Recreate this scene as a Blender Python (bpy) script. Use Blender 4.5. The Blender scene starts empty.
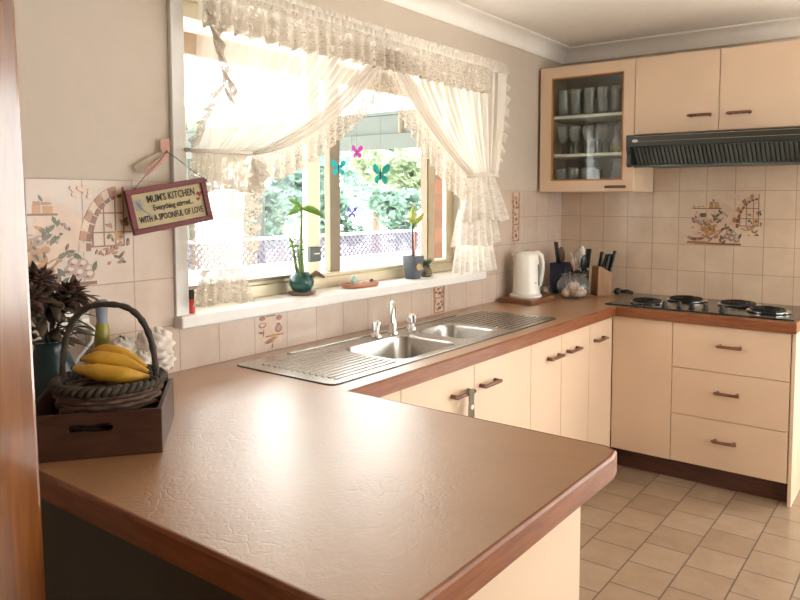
import bpy, bmesh, math, random
from math import sin, cos, pi, radians
from mathutils import Vector, Matrix
from mathutils.geometry import tessellate_polygon
random.seed(7)
scene = bpy.context.scene
COL = scene.collection
ORG = {}

# ------------------------------------------------------------------ materials
def _nt(name):
    m = bpy.data.materials.new(name); m.use_nodes = True
    nt = m.node_tree; b = nt.nodes.get('Principled BSDF')
    return m, nt, b
def lk(nt, a, b): nt.links.new(a, b)
def ramp(nt, fac, stops):
    r = nt.nodes.new('ShaderNodeValToRGB'); cr = r.color_ramp
    cr.elements[0].position, cr.elements[0].color = stops[0][0], (*stops[0][1], 1)
    cr.elements[1].position, cr.elements[1].color = stops[1][0], (*stops[1][1], 1)
    for p, c in stops[2:]:
        e = cr.elements.new(p); e.color = (*c, 1)
    lk(nt, fac, r.inputs['Fac']); return r.outputs['Color']
def coords(nt, scale=(1,1,1), loc=(0,0,0), rot=(0,0,0), kind='Object'):
    tc = nt.nodes.new('ShaderNodeTexCoord'); mp = nt.nodes.new('ShaderNodeMapping')
    mp.inputs['Scale'].default_value = scale; mp.inputs['Location'].default_value = loc
    mp.inputs['Rotation'].default_value = rot
    lk(nt, tc.outputs[kind], mp.inputs['Vector']); return mp.outputs['Vector']
def noise(nt, vec, scale, detail=3, rough=.5, dist=0):
    n = nt.nodes.new('ShaderNodeTexNoise'); n.inputs['Scale'].default_value = scale
    n.inputs['Detail'].default_value = detail; n.inputs['Roughness'].default_value = rough
    n.inputs['Distortion'].default_value = dist
    if vec is not None: lk(nt, vec, n.inputs['Vector'])
    return n.outputs['Fac']
def bump(nt, b, h, strength, dist):
    n = nt.nodes.new('ShaderNodeBump'); n.inputs['Strength'].default_value = strength
    n.inputs['Distance'].default_value = dist
    lk(nt, h, n.inputs['Height']); lk(nt, n.outputs['Normal'], b.inputs['Normal']); lk(nt, n.outputs['Normal'], b.inputs['Coat Normal'])
def flat(name, col, rough=.5, metal=0, var=.06, nscale=18, spec=.5, coat=0, emit=None):
    m, nt, b = _nt(name)
    v = coords(nt); f = noise(nt, v, nscale)
    lo = tuple(max(0, c*(1-var)) for c in col); hi = tuple(min(1, c*(1+var)) for c in col)
    lk(nt, ramp(nt, f, [(.3, lo), (.7, hi)]), b.inputs['Base Color'])
    b.inputs['Roughness'].default_value = rough; b.inputs['Metallic'].default_value = metal
    b.inputs['Specular IOR Level'].default_value = spec
    b.inputs['Coat Weight'].default_value = coat
    return m
def wood(name, dark, light, rough=.4, axis=(1,1,1), scale=14, coat=0):
    m, nt, b = _nt(name)
    v = coords(nt, axis)
    f = noise(nt, v, scale, 5, .6, .6)
    lk(nt, ramp(nt, f, [(.3, dark), (.7, light)]), b.inputs['Base Color'])
    b.inputs['Roughness'].default_value = rough; b.inputs['Coat Weight'].default_value = coat
    b.inputs['Coat Roughness'].default_value = .15
    bump(nt, b, f, .1, .002)
    return m
def tiles(name, c1, c2, grout, w, h, off, plane, shift, mortar=.0035, rough=.25, offset=0., nsc=5):
    """ceramic tiles; plane 'xz','yz','xy' picks which object coordinates run across and up"""
    m, nt, b = _nt(name)
    tc = nt.nodes.new('ShaderNodeTexCoord'); sp = nt.nodes.new('ShaderNodeSeparateXYZ'); cb = nt.nodes.new('ShaderNodeCombineXYZ')
    lk(nt, tc.outputs['Object'], sp.inputs[0])
    ad = nt.nodes.new('ShaderNodeVectorMath'); ad.operation = 'ADD'; ad.inputs[1].default_value = (shift[0], shift[1], 0)
    lk(nt, sp.outputs['XYZ'.index(plane[0].upper())], cb.inputs[0]); lk(nt, sp.outputs['XYZ'.index(plane[1].upper())], cb.inputs[1])
    lk(nt, cb.outputs[0], ad.inputs[0])
    br = nt.nodes.new('ShaderNodeTexBrick'); lk(nt, ad.outputs[0], br.inputs['Vector'])
    br.offset = offset; br.squash = 1
    br.inputs['Scale'].default_value = 1; br.inputs['Mortar Size'].default_value = mortar/2
    br.inputs['Mortar Smooth'].default_value = .1; br.inputs['Bias'].default_value = 0
    br.inputs['Brick Width'].default_value = w; br.inputs['Row Height'].default_value = h
    br.inputs['Color1'].default_value = (*c1, 1); br.inputs['Color2'].default_value = (*c2, 1)
    br.inputs['Mortar'].default_value = (*grout, 1)
    f = noise(nt, ad.outputs[0], nsc, 5, .65, .4)
    mx = nt.nodes.new('ShaderNodeMix'); mx.data_type = 'RGBA'; mx.blend_type = 'MULTIPLY'; mx.inputs['Factor'].default_value = 1
    lk(nt, br.outputs['Color'], mx.inputs['A']); lk(nt, ramp(nt, f, [(.3, (.86,.83,.8)), (.7, (1,1,1))]), mx.inputs['B'])
    lk(nt, mx.outputs['Result'], b.inputs['Base Color'])
    iv = nt.nodes.new('ShaderNodeMath'); iv.operation = 'SUBTRACT'; iv.inputs[0].default_value = 1; lk(nt, br.outputs['Fac'], iv.inputs[1])
    mr = nt.nodes.new('ShaderNodeMapRange'); lk(nt, br.outputs['Fac'], mr.inputs[0]); mr.inputs[3].default_value = rough; mr.inputs[4].default_value = .85
    lk(nt, mr.outputs[0], b.inputs['Roughness'])
    bump(nt, b, iv.outputs[0], .5, .0015)
    return m
def thin_glass(name, tint=(1,1,1), ior=1.45, haze=0.):
    m, nt, b = _nt(name); nt.nodes.remove(b)
    out = nt.nodes['Material Output']
    t = nt.nodes.new('ShaderNodeBsdfTransparent'); t.inputs[0].default_value = (*tint, 1)
    g = nt.nodes.new('ShaderNodeBsdfGlossy'); g.inputs['Roughness'].default_value = .03
    fr = nt.nodes.new('ShaderNodeFresnel'); fr.inputs[0].default_value = ior
    ge = nt.nodes.new('ShaderNodeNewGeometry'); k1 = nt.nodes.new('ShaderNodeMath'); k1.operation = 'SUBTRACT'; k1.inputs[0].default_value = 1; lk(nt, ge.outputs['Backfacing'], k1.inputs[1])
    k2 = nt.nodes.new('ShaderNodeMath'); k2.operation = 'MULTIPLY'; lk(nt, fr.outputs[0], k2.inputs[0]); lk(nt, k1.outputs[0], k2.inputs[1])
    mx = nt.nodes.new('ShaderNodeMixShader'); lk(nt, k2.outputs[0], mx.inputs[0]); lk(nt, t.outputs[0], mx.inputs[1]); lk(nt, g.outputs[0], mx.inputs[2])
    last = mx.outputs[0]
    if haze:
        d = nt.nodes.new('ShaderNodeBsdfDiffuse'); d.inputs[0].default_value = (.8,.82,.8,1)
        m2 = nt.nodes.new('ShaderNodeMixShader'); m2.inputs[0].default_value = haze
        lk(nt, last, m2.inputs[1]); lk(nt, d.outputs[0], m2.inputs[2]); last = m2.outputs[0]
    lk(nt, last, out.inputs[0]); return m
def cloth(name, col, clear, lace=False, trans=.6, cell=60):
    m, nt, b = _nt(name); nt.nodes.remove(b); out = nt.nodes['Material Output']
    d = nt.nodes.new('ShaderNodeBsdfDiffuse'); d.inputs[0].default_value = (*col, 1)
    t = nt.nodes.new('ShaderNodeBsdfTranslucent'); t.inputs[0].default_value = (*col, 1)
    m1 = nt.nodes.new('ShaderNodeMixShader'); m1.inputs[0].default_value = trans
    lk(nt, d.outputs[0], m1.inputs[1]); lk(nt, t.outputs[0], m1.inputs[2])
    tr = nt.nodes.new('ShaderNodeBsdfTransparent')
    m2 = nt.nodes.new('ShaderNodeMixShader'); lk(nt, m1.outputs[0], m2.inputs[1]); lk(nt, tr.outputs[0], m2.inputs[2])
    if lace:
        v = coords(nt, kind='UV')
        vo = nt.nodes.new('ShaderNodeTexVoronoi'); vo.feature = 'DISTANCE_TO_EDGE'; vo.inputs['Scale'].default_value = cell
        lk(nt, v, vo.inputs['Vector'])
        r1 = ramp(nt, vo.outputs['Distance'], [(.05, (.12,.12,.12)), (.16, (clear,)*3)])
        n = noise(nt, v, cell*.35, 2, .5, 1.2)
        r2 = ramp(nt, n, [(.44, (0.22,)*3), (.56, (1,1,1))])
        mx = nt.nodes.new('ShaderNodeMix'); mx.data_type = 'RGBA'; mx.blend_type = 'MULTIPLY'; mx.inputs['Factor'].default_value = 1
        lk(nt, r1, mx.inputs['A']); lk(nt, r2, mx.inputs['B']); lk(nt, mx.outputs['Result'], m2.inputs[0])
    else:
        m2.inputs[0].default_value = clear
    lk(nt, m2.outputs[0], out.inputs[0]); return m

M = {}
M['paint'] = flat('wall_paint', (.56,.475,.39), .7, var=.02)
M['ceiling'] = flat('ceiling_paint', (.90,.855,.80), .8, var=.02)
M['whitepaint'] = flat('white_gloss_paint', (.80,.78,.75), .35, var=.03)
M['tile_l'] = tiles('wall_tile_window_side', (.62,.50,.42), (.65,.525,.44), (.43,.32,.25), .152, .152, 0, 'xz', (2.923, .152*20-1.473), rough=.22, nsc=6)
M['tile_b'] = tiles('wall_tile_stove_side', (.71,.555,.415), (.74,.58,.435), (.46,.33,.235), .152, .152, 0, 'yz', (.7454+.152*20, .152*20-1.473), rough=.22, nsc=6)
M['floor'] = tiles('floor_tile', (.31,.215,.145), (.385,.28,.195), (.125,.08,.055), .1905, .1905, 0, 'xy', (.91+.1905*40, .836+.1905*41), mortar=.006, rough=.2, offset=.5, nsc=9)
M['cream'] = flat('cream_laminate', (.755,.56,.40), .42, var=.02, nscale=4)
M['bead'] = flat('orange_timber_bead', (.45,.2,.06), .4)
M['jarrah'] = wood('red_timber', (.17,.05,.017), (.31,.105,.038), .38, (3,3,30), 3)
M['handlewood'] = wood('brown_handle_timber', (.13,.05,.03), (.26,.11,.06), .35, (1,1,1), 25)
M['kick'] = wood('dark_kickboard', (.06,.022,.014), (.11,.045,.028), .4, (2,2,20), 4)
M['post'] = wood('varnished_pine', (.17,.045,.005), (.29,.092,.012), .25, (14,14,1.2), 3, coat=1)
M['post'].node_tree.nodes['Principled BSDF'].inputs['Coat IOR'].default_value = 1.8
M['boxwood'] = wood('dark_box_timber', (.04,.014,.007), (.08,.03,.016), .4, (6,6,20), 2)
M['trivet'] = wood('trivet_timber', (.16,.06,.03), (.28,.12,.06), .4, (1,1,1), 18)
M['blockwood'] = wood('light_block_timber', (.28,.13,.055), (.40,.21,.10), .5, (8,8,1), 5)
M['steel'] = flat('brushed_steel', (.52,.5,.47), .27, 1, var=.05, nscale=60)
M['chrome'] = flat('chrome', (.8,.8,.8), .08, 1, var=.02)
M['gold'] = flat('cream_gold_aluminium', (.66,.58,.42), .35, .25, var=.04)
M['bronze'] = flat('bronze_aluminium', (.22,.17,.11), .35, .2)
M['black'] = flat('black_plastic', (.012,.014,.013), .35)
M['hood'] = flat('charcoal_enamel', (.02,.028,.028), .32)
M['slat'] = flat('grey_slat', (.085,.1,.095), .45)
M['gunmetal'] = flat('dark_steel_plate', (.16,.15,.13), .2, .8)
M['coil'] = flat('iron_coil', (.015,.014,.014), .45, .4)
M['white'] = flat('white_plastic', (.82,.79,.72), .3, var=.02)
M['shelf'] = flat('white_shelf', (.85,.83,.78), .4, var=.02)
M['teal_win'] = flat('water_gauge', (.1,.2,.22), .15)
M['greyprint'] = flat('grey_print', (.35,.35,.36), .5)
M['blue'] = flat('dark_blue_tin', (.014,.022,.045), .3)
M['maroon'] = flat('maroon_paint', (.17,.028,.03), .5)
M['plaque'] = flat('aged_cream_board', (.55,.45,.26), .6, var=.1)
M['ink'] = flat('dark_ink', (.035,.025,.018), .6)
M['redheart'] = flat('red_heart', (.3,.03,.03), .5)
M['wire'] = flat('grey_wire', (.12,.11,.1), .4, .7)
M['ribbon'] = flat('pink_ribbon', (.55,.3,.24), .6)
M['gauze'] = cloth('cream_gauze', (.75,.68,.55), .45)
M['sheer'] = cloth('sheer_voile', (.76,.71,.64), .40, trans=.55)
M['sheer2'] = cloth('voile_doubled', (.68,.62,.55), .14, trans=.45)
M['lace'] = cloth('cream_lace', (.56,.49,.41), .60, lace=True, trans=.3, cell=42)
M['gathers'] = cloth('white_gathered_cloth', (.88,.83,.76), .03, trans=.35)  # curtain cloth lightened; room light on side fold and ties is in the colour
M['whitelace'] = cloth('white_lace', (.80,.75,.68), .26, lace=True, trans=.35, cell=42)  # paler copy of the lace; room light on the right curtain is coloured in
M['rodwhite'] = flat('white_rod', (.85,.83,.8), .4)
M['glass'] = thin_glass('window_glass', (.97,.98,.97))
M['cabglass'] = thin_glass('cabinet_glass', (.93,.96,.95), 1.6)
M['clear'] = thin_glass('clear_glassware', (.96,.975,.97), 1.8, haze=.17)
M['amberglass'] = thin_glass('amber_glass', (.5,.3,.15), 1.5, haze=.25)
M['bowlglass'] = thin_glass('bowl_glass', (.97,.98,.98), 1.6, haze=.05)
M['egg'] = flat('garlic_skin', (.62,.42,.29), .5, var=.12)
M['banana'] = flat('banana_skin', (.66,.36,.035), .45, var=.14, nscale=30)
M['bananagreen'] = flat('banana_skin_olive', (.42,.30,.04), .5, var=.12)
M['bananatip'] = flat('banana_tip', (.05,.035,.02), .7)
M['wicker'] = flat('dark_wicker', (.085,.042,.025), .7, var=.35, nscale=40)
M['wickergrey'] = flat('grey_green_wicker', (.05,.036,.024), .75, var=.3, nscale=60)
M['teal'] = flat('teal_glaze', (.014,.04,.04), .3)
M['dryflower'] = flat('dried_maroon_petal', (.075,.032,.022), .8, var=.5, nscale=60)
M['dryleaf'] = flat('dried_olive_leaf', (.065,.045,.024), .7, var=.4)
M['petal'] = cloth('white_petal', (.88,.80,.72), .0, trans=.25)
M['leafdark'] = flat('dark_green_leaf', (.03,.06,.025), .5, var=.3)
M['leaf'] = flat('fresh_green_leaf', (.16,.36,.05), .4, var=.2)
M['leafyellow'] = flat('yellow_green_leaf', (.36,.42,.08), .45, var=.2)
M['stem'] = flat('bamboo_stem', (.13,.22,.07), .45, var=.3)
M['darkstem'] = flat('dark_stem', (.05,.04,.03), .6)
M['pinkbud'] = flat('pink_stake', (.6,.22,.18), .5)
M['potgreen'] = flat('green_glaze', (.02,.085,.07), .2, var=.5, nscale=45)
M['saucer'] = flat('brown_saucer', (.25,.16,.12), .5)
M['driftwood'] = flat('brown_driftwood', (.14,.085,.05), .8, var=.3)
M['potgrey'] = flat('slate_pot', (.085,.1,.125), .45)
M['sticker'] = flat('tan_sticker', (.5,.34,.16), .6)
M['jug'] = flat('olive_brown_jug', (.13,.1,.05), .35, var=.3)
M['cactus'] = flat('succulent_green', (.06,.13,.05), .6, var=.3)
M['traypink'] = flat('terracotta_dish', (.52,.24,.15), .5)
M['shell'] = flat('pale_shell', (.65,.5,.44), .5, var=.2)
M['shellblue'] = flat('pale_green_shell', (.38,.55,.5), .4)
M['shelldark'] = flat('dark_shell', (.09,.06,.1), .4)
M['red'] = flat('red_bottle', (.62,.05,.04), .3)
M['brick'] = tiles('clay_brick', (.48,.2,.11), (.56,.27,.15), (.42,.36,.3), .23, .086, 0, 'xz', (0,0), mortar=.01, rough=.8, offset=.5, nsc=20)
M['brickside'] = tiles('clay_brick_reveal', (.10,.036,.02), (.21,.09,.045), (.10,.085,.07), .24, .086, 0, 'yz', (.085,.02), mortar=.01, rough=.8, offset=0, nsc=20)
M['olivebottle'] = flat('olive_oil', (.28,.24,.03), .3)
M['bluegrey'] = flat('blue_grey_cap', (.2,.23,.28), .5)
M['mur_brown'] = flat('mural_brown', (.22,.085,.045), .3, var=.15)
M['mur_rust'] = flat('mural_rust', (.38,.18,.09), .3, var=.2)
M['mur_orange'] = flat('mural_orange', (.48,.25,.09), .3, var=.2)
M['mur_leaf'] = flat('mural_leaf', (.11,.11,.06), .3, var=.2)
M['mur_rose'] = flat('mural_rose', (.36,.24,.21), .3, var=.15)
M['mur_pale'] = flat('mural_pale', (.60,.46,.35), .3, var=.1)
M['mur_tint'] = flat('mural_tint', (.61,.44,.33), .3, var=.1)
M['mur_pink'] = flat('mural_pink', (.32,.14,.11), .3, var=.15)
M['beam'] = flat('green_grey_fascia', (.055,.068,.057), .6)
M['beamtan'] = flat('tan_beam', (.22,.18,.13), .6)
M['soffit'] = flat('eave_lining', (.7,.68,.62), .7)
M['ground'] = flat('pale_concrete', (.66,.65,.64), .9)
M['fence'] = flat('mauve_grey_lattice', (.10,.09,.135), .7)
M['fencewhite'] = flat('white_fence_panel', (.8,.8,.8), .7)
M['bark'] = flat('bark', (.2,.14,.1), .9, var=.3)
def leafmat(name, col):
    m, nt, b = _nt(name); nt.nodes.remove(b); out = nt.nodes['Material Output']
    v = coords(nt); f = noise(nt, v, 3, 3)
    c = ramp(nt, f, [(.3, tuple(x*.6 for x in col)), (.7, col)])
    d = nt.nodes.new('ShaderNodeBsdfDiffuse'); t = nt.nodes.new('ShaderNodeBsdfTranslucent')
    lk(nt, c, d.inputs[0]); lk(nt, c, t.inputs[0])
    mx = nt.nodes.new('ShaderNodeMixShader'); mx.inputs[0].default_value = .4
    lk(nt, d.outputs[0], mx.inputs[1]); lk(nt, t.outputs[0], mx.inputs[2]); lk(nt, mx.outputs[0], out.inputs[0]); return m
M['tree1'] = leafmat('tree_leaf_blue_green', (.30,.46,.40))
M['tree2'] = leafmat('tree_leaf_light', (.46,.56,.38))
M['tree3'] = leafmat('hedge_leaf', (.24,.38,.31))
for nm, c in (('bf_magenta', (.6,.08,.5)), ('bf_aqua', (.05,.5,.52)), ('bf_teal', (.03,.32,.3)), ('bf_blue', (.1,.08,.6))):
    M[nm] = cloth(nm, c, .15, trans=.5)
def _laminate():
    m, nt, b = _nt('leather_grain_laminate')
    v = coords(nt)
    n1 = noise(nt, v, 6, 4); 
    lk(nt, ramp(nt, n1, [(.3, (.34,.17,.073)), (.7, (.41,.212,.095))]), b.inputs['Base Color'])
    b.inputs['Roughness'].default_value = .38; b.inputs['Coat Weight'].default_value = 1; b.inputs['Coat IOR'].default_value = 1.7; b.inputs['Coat Roughness'].default_value = .34
    # creased hide: distorted crack cells plus fine pebbling
    nd = nt.nodes.new('ShaderNodeTexNoise'); nd.inputs['Scale'].default_value = 7; nd.inputs['Detail'].default_value = 4
    lk(nt, v, nd.inputs['Vector'])
    sc = nt.nodes.new('ShaderNodeVectorMath'); sc.operation = 'SCALE'; sc.inputs['Scale'].default_value = .2; lk(nt, nd.outputs['Color'], sc.inputs[0])
    ad = nt.nodes.new('ShaderNodeVectorMath'); ad.operation = 'ADD'; lk(nt, v, ad.inputs[0]); lk(nt, sc.outputs[0], ad.inputs[1])
    vo = nt.nodes.new('ShaderNodeTexVoronoi'); vo.feature = 'DISTANCE_TO_EDGE'; vo.inputs['Scale'].default_value = 22; lk(nt, ad.outputs[0], vo.inputs['Vector'])
    cr = nt.nodes.new('ShaderNodeMapRange'); lk(nt, vo.outputs['Distance'], cr.inputs[0]); cr.inputs[2].default_value = .06
    msk = noise(nt, v, 5, 2)
    mr = nt.nodes.new('ShaderNodeMapRange'); lk(nt, msk, mr.inputs[0]); mr.inputs[1].default_value = .47; mr.inputs[2].default_value = .66
    inv = nt.nodes.new('ShaderNodeMath'); inv.operation = 'SUBTRACT'; inv.inputs[0].default_value = 1; lk(nt, cr.outputs[0], inv.inputs[1])
    mu = nt.nodes.new('ShaderNodeMath'); mu.operation = 'MULTIPLY'; lk(nt, inv.outputs[0], mu.inputs[0]); lk(nt, mr.outputs[0], mu.inputs[1])
    fine = noise(nt, v, 55, 4, .6, .8)
    a2 = nt.nodes.new('ShaderNodeMath'); a2.operation = 'MULTIPLY_ADD'; lk(nt, mu.outputs[0], a2.inputs[0]); a2.inputs[1].default_value = -.45; lk(nt, fine, a2.inputs[2])
    bump(nt, b, a2.outputs[0], .24, .003)
    return m
M['laminate'] = _laminate()

# ------------------------------------------------------------------ mesh building
class MB:
    def __init__(s):
        s.bm = bmesh.new(); s.uv = s.bm.loops.layers.uv.new('UVMap')
    def face(s, vs, mi=0):
        try: f = s.bm.faces.new(vs)
        except ValueError: return None
        f.material_index = mi; return f
    def box(s, x0, x1, y0, y1, z0, z1, mi=0):
        v = [s.bm.verts.new((x, y, z)) for z in (z0, z1) for y in (y0, y1) for x in (x0, x1)]
        for q in ((0,2,3,1), (4,5,7,6), (0,1,5,4), (1,3,7,5), (3,2,6,7), (2,0,4,6)): s.face([v[i] for i in q], mi)
        return s
    def obox(s, c, size, rot=None, mi=0):
        n0 = len(s.bm.verts); hx, hy, hz = [q/2 for q in size]
        s.box(-hx, hx, -hy, hy, -hz, hz, mi); s.bm.verts.ensure_lookup_table()
        Mx = Matrix.Translation(c) @ (rot.to_4x4() if rot else Matrix())
        for v in s.bm.verts[n0:]: v.co = Mx @ v.co
        return s
    def prism(s, poly, lo, hi, axis='z', mi=0):
        def P(a, b, h):
            return {'z': (a, b, h), 'y': (a, h, b), 'x': (h, a, b)}[axis]
        A = [s.bm.verts.new(P(a, b, lo)) for a, b in poly]; B = [s.bm.verts.new(P(a, b, hi)) for a, b in poly]
        n = len(poly)
        for i in range(n): s.face([A[i], A[(i+1) % n], B[(i+1) % n], B[i]], mi)
        s.face(A[::-1], mi); s.face(B, mi); return s
    def slab(s, loops, z0, z1, mi=0):
        """flat slab with holes"""
        tr = tessellate_polygon([[Vector((x, y, 0)) for x, y in L] for L in loops])
        pts = [p for L in loops for p in L]
        T = [s.bm.verts.new((x, y, z1)) for x, y in pts]; Bt = [s.bm.verts.new((x, y, z0)) for x, y in pts]
        for a, b, c in tr: s.face([T[a], T[b], T[c]], mi); s.face([Bt[c], Bt[b], Bt[a]], mi)
        k = 0
        for L in loops:
            n = len(L)
            for i in range(n): s.face([T[k+i], T[k+(i+1) % n], Bt[k+(i+1) % n], Bt[k+i]], mi)
            k += n
        bmesh.ops.recalc_face_normals(s.bm, faces=s.bm.faces[:]); return s
    def tube(s, pts, r, n=8, closed=False, mi=0, cap=True):
        pts = [Vector(p) for p in pts]; N = len(pts)
        rs = r if isinstance(r, (list, tuple)) else [r]*N
        rings = []; up = None
        for i, p in enumerate(pts):
            a = pts[(i-1) % N] if (closed or i > 0) else pts[i]; b = pts[(i+1) % N] if (closed or i < N-1) else pts[i]
            t = (b-a).normalized() if (b-a).length > 1e-9 else Vector((0,0,1))
            if up is None:
                up = Vector((0,0,1)) if abs(t.z) < .9 else Vector((1,0,0))
            x = up - t*up.dot(t)
            if x.length < 1e-6: x = t.orthogonal()
            x.normalize(); y = t.cross(x); up = x
            rings.append([s.bm.verts.new(p + rs[i]*(cos(2*pi*k/n)*x + sin(2*pi*k/n)*y)) for k in range(n)])
        m = N if closed else N-1
        for i in range(m):
            A, B = rings[i], rings[(i+1) % N]
            for k in range(n): s.face([A[k], A[(k+1) % n], B[(k+1) % n], B[k]], mi)
        if cap and not closed: s.face(rings[0][::-1], mi); s.face(rings[-1], mi)
        return s
    def lathe(s, prof, c=(0,0,0), n=28, sx=1, sy=1, mi=0, cap=True):
        rings = []
        for r, z in prof:
            if r < 1e-6: rings.append([s.bm.verts.new((c[0], c[1], c[2]+z))])
            else: rings.append([s.bm.verts.new((c[0]+sx*r*cos(2*pi*k/n), c[1]+sy*r*sin(2*pi*k/n), c[2]+z)) for k in range(n)])
        for A, B in zip(rings, rings[1:]):
            for k in range(n):
                k2 = (k+1) % n
                if len(A) == 1 and len(B) == 1: continue
                if len(A) == 1: s.face([A[0], B[k2], B[k]], mi)
                elif len(B) == 1: s.face([A[k], A[k2], B[0]], mi)
                else: s.face([A[k], A[k2], B[k2], B[k]], mi)
        if cap:
            if len(rings[0]) > 1: s.face(rings[0][::-1], mi)
            if len(rings[-1]) > 1: s.face(rings[-1], mi)
        return s
    def ell(s, c, r, rot=None, seg=12, mi=0):
        n0 = len(s.bm.verts)
        pr = [(sin(pi*i/(seg//2+2)), -cos(pi*i/(seg//2+2))) for i in range(seg//2+3)]
        s.lathe([(a if a > 1e-4 else 0, b) for a, b in pr], n=seg, mi=mi)
        s.bm.verts.ensure_lookup_table()
        Mx = Matrix.Translation(c) @ (rot.to_4x4() if rot else Matrix()) @ Matrix.Diagonal((*r, 1))
        for v in s.bm.verts[n0:]: v.co = Mx @ v.co
        return s
    def grid(s, P, U=None, mi=0):
        V = [[s.bm.verts.new(p) for p in row] for row in P]
        for i in range(len(P)-1):
            for j in range(len(P[0])-1):
                f = s.face([V[i][j], V[i+1][j], V[i+1][j+1], V[i][j+1]], mi)
                if f and U:
                    for l, (a, b) in zip(f.loops, ((i,j), (i+1,j), (i+1,j+1), (i,j+1))): l[s.uv].uv = U[a][b]
        return s
    def leaf(s, base, d, length, width, droop=.3, mi=0, side=None, seg=4):
        """a curved pointed leaf blade with a little thickness"""
        base = Vector(base); d = Vector(d).normalized()
        sd = (d.cross(Vector((.75,.65,.1))) if side == 'wide' else Vector(side)) if side else d.cross(Vector((0,0,1)))
        if sd.length < 1e-4: sd = Vector((1,0,0))
        sd.normalize(); nrm = sd.cross(d); L, R, C = [], [], []
        for i in range(seg+1):
            t = i/seg; p = base + d*length*t + Vector((0,0,-1))*droop*length*t*t
            w = width*.5*(sin(pi*min(1, t*.92+.06))**.8) if i < seg else 0.0004
            L.append(p-sd*w+nrm*w*.25); R.append(p+sd*w+nrm*w*.25); C.append(p)
        s.grid([L, C, R], mi=mi); return s
    def out(s, name, mat, parent=None, smooth=False, bevel=0, local=False, solid=0, subsurf=0, fixn=True):
        if fixn and not solid: bmesh.ops.recalc_face_normals(s.bm, faces=s.bm.faces[:])
        if parent is not None and not local:
            o = ORG.get(parent.name, Vector())
            for v in s.bm.verts: v.co -= o
        me = bpy.data.meshes.new(name); s.bm.to_mesh(me); s.bm.free()
        for m in (mat if isinstance(mat, (list, tuple)) else [mat]): me.materials.append(m)
        if smooth:
            for p in me.polygons: p.use_smooth = True
        ob = bpy.data.objects.new(name, me); COL.objects.link(ob)
        if parent is not None:
            ob.parent = parent; ORG[ob.name] = ORG.get(parent.name, Vector())
        if solid:
            md = ob.modifiers.new('Solid', 'SOLIDIFY'); md.thickness = solid; md.offset = 0
        if bevel:
            md = ob.modifiers.new('Bevel', 'BEVEL'); md.width = bevel; md.segments = 2; md.limit_method = 'ANGLE'; md.angle_limit = radians(40)
        if smooth and bevel == 0 and smooth != 'all':
            md = ob.modifiers.new('Split', 'EDGE_SPLIT'); md.split_angle = radians(45)
        return ob

def tag(o, label, cat, group=None, kind=None):
    o['label'] = label; o['category'] = cat
    if group: o['group'] = group
    if kind: o['kind'] = kind
    return o
def thing(name, label, cat, loc=(0,0,0), rz=0, group=None, kind=None):
    o = bpy.data.objects.new(name, None); COL.objects.link(o); o.empty_display_size = .05
    o.location = loc; o.rotation_euler = (0, 0, rz); ORG[o.name] = Vector(loc)
    return tag(o, label, cat, group, kind)
def struct(o, label, cat): return tag(o, label, cat, kind='structure')
def dup(root, loc, label=None, rz=None):
    r = root.copy(); COL.objects.link(r); r.location = loc
    if rz is not None: r.rotation_euler = (0, 0, rz)
    if label: r['label'] = label
    for ch in list(root.children):
        c = ch.copy(); COL.objects.link(c); c.parent = r
        for g in list(ch.children):
            d = g.copy(); COL.objects.link(d); d.parent = c
    return r
def lerp(a, b, t): return tuple(x+(y-x)*t for x, y in zip(a, b))
def bez(P, t):
    a, b, c, d = P; q = 1-t
    return tuple(q*q*q*a[i]+3*q*q*t*b[i]+3*q*t*t*c[i]+t*t*t*d[i] for i in range(len(a)))
def rrect(x0, x1, y0, y1, r, n=5):
    out = []
    for cx, cy, a0 in ((x1-r, y1-r, 0), (x0+r, y1-r, 90), (x0+r, y0+r, 180), (x1-r, y0+r, 270)):
        for i in range(n+1):
            a = radians(a0+90*i/n); out.append((cx+r*cos(a), cy+r*sin(a)))
    return out

TOP = .865; ZT = 1.473; CEIL = 2.35
XF, YR = -6.8, -4.6      # far ends of the room behind the camera
OX0, OX1, OZ0, OZ1 = -2.741, -1.0, 1.047, 2.10   # kitchen window opening

# ------------------------------------------------------------------ room shell
o = MB().box(XF-.2, .2, YR-.2, .3, -.05, 0).out('floor', M['floor']); struct(o, 'brown square tiled kitchen floor with dark grout', 'floor')
o = MB().box(XF-.2, .2, YR-.2, .3, CEIL, CEIL+.05).out('ceiling', M['ceiling']); struct(o, 'plain off-white ceiling above the kitchen', 'ceiling')
def wall(name, axis, a, b, lo, hi, z1, holes, mat, label, other=None):
    """wall slab from boxes around rectangular holes; axis is the running axis"""
    mb = MB()
    def add(u0, u1, z0, zz):
        if u1-u0 < 1e-4 or zz-z0 < 1e-4: return
        if axis == 'x': mb.box(u0, u1, lo, hi, z0, zz)
        else: mb.box(lo, hi, u0, u1, z0, zz)
    cur = a
    for u0, u1, z0, zz in sorted(holes):
        add(cur, u0, 0, z1); add(u0, u1, 0, z0); add(u0, u1, zz, z1); cur = u1
    add(cur, b, 0, z1)
    o = mb.out(name, mat); struct(o, label, 'wall'); return o
wall('wall_left', 'x', XF, 0, 0, .16, CEIL, [(OX0, OX1, OZ0-.03, OZ1+.002)], M['paint'], 'cream painted wall holding the curtained kitchen window')
wall('wall_back', 'y', YR, .16, 0, .16, CEIL, [(-3.5, -1.85, 0, 2.15)], M['paint'], 'cream painted wall behind the cooktop and upper cupboards')
wall('wall_right', 'x', XF, 0, YR-.16, YR, CEIL, [(-3.3, -.3, .6, 2.25)], M['paint'], 'cream painted wall on the far side of the room')
wall('wall_front', 'y', YR, 0, XF-.16, XF, CEIL, [], M['paint'], 'cream painted wall behind the camera')
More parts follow.
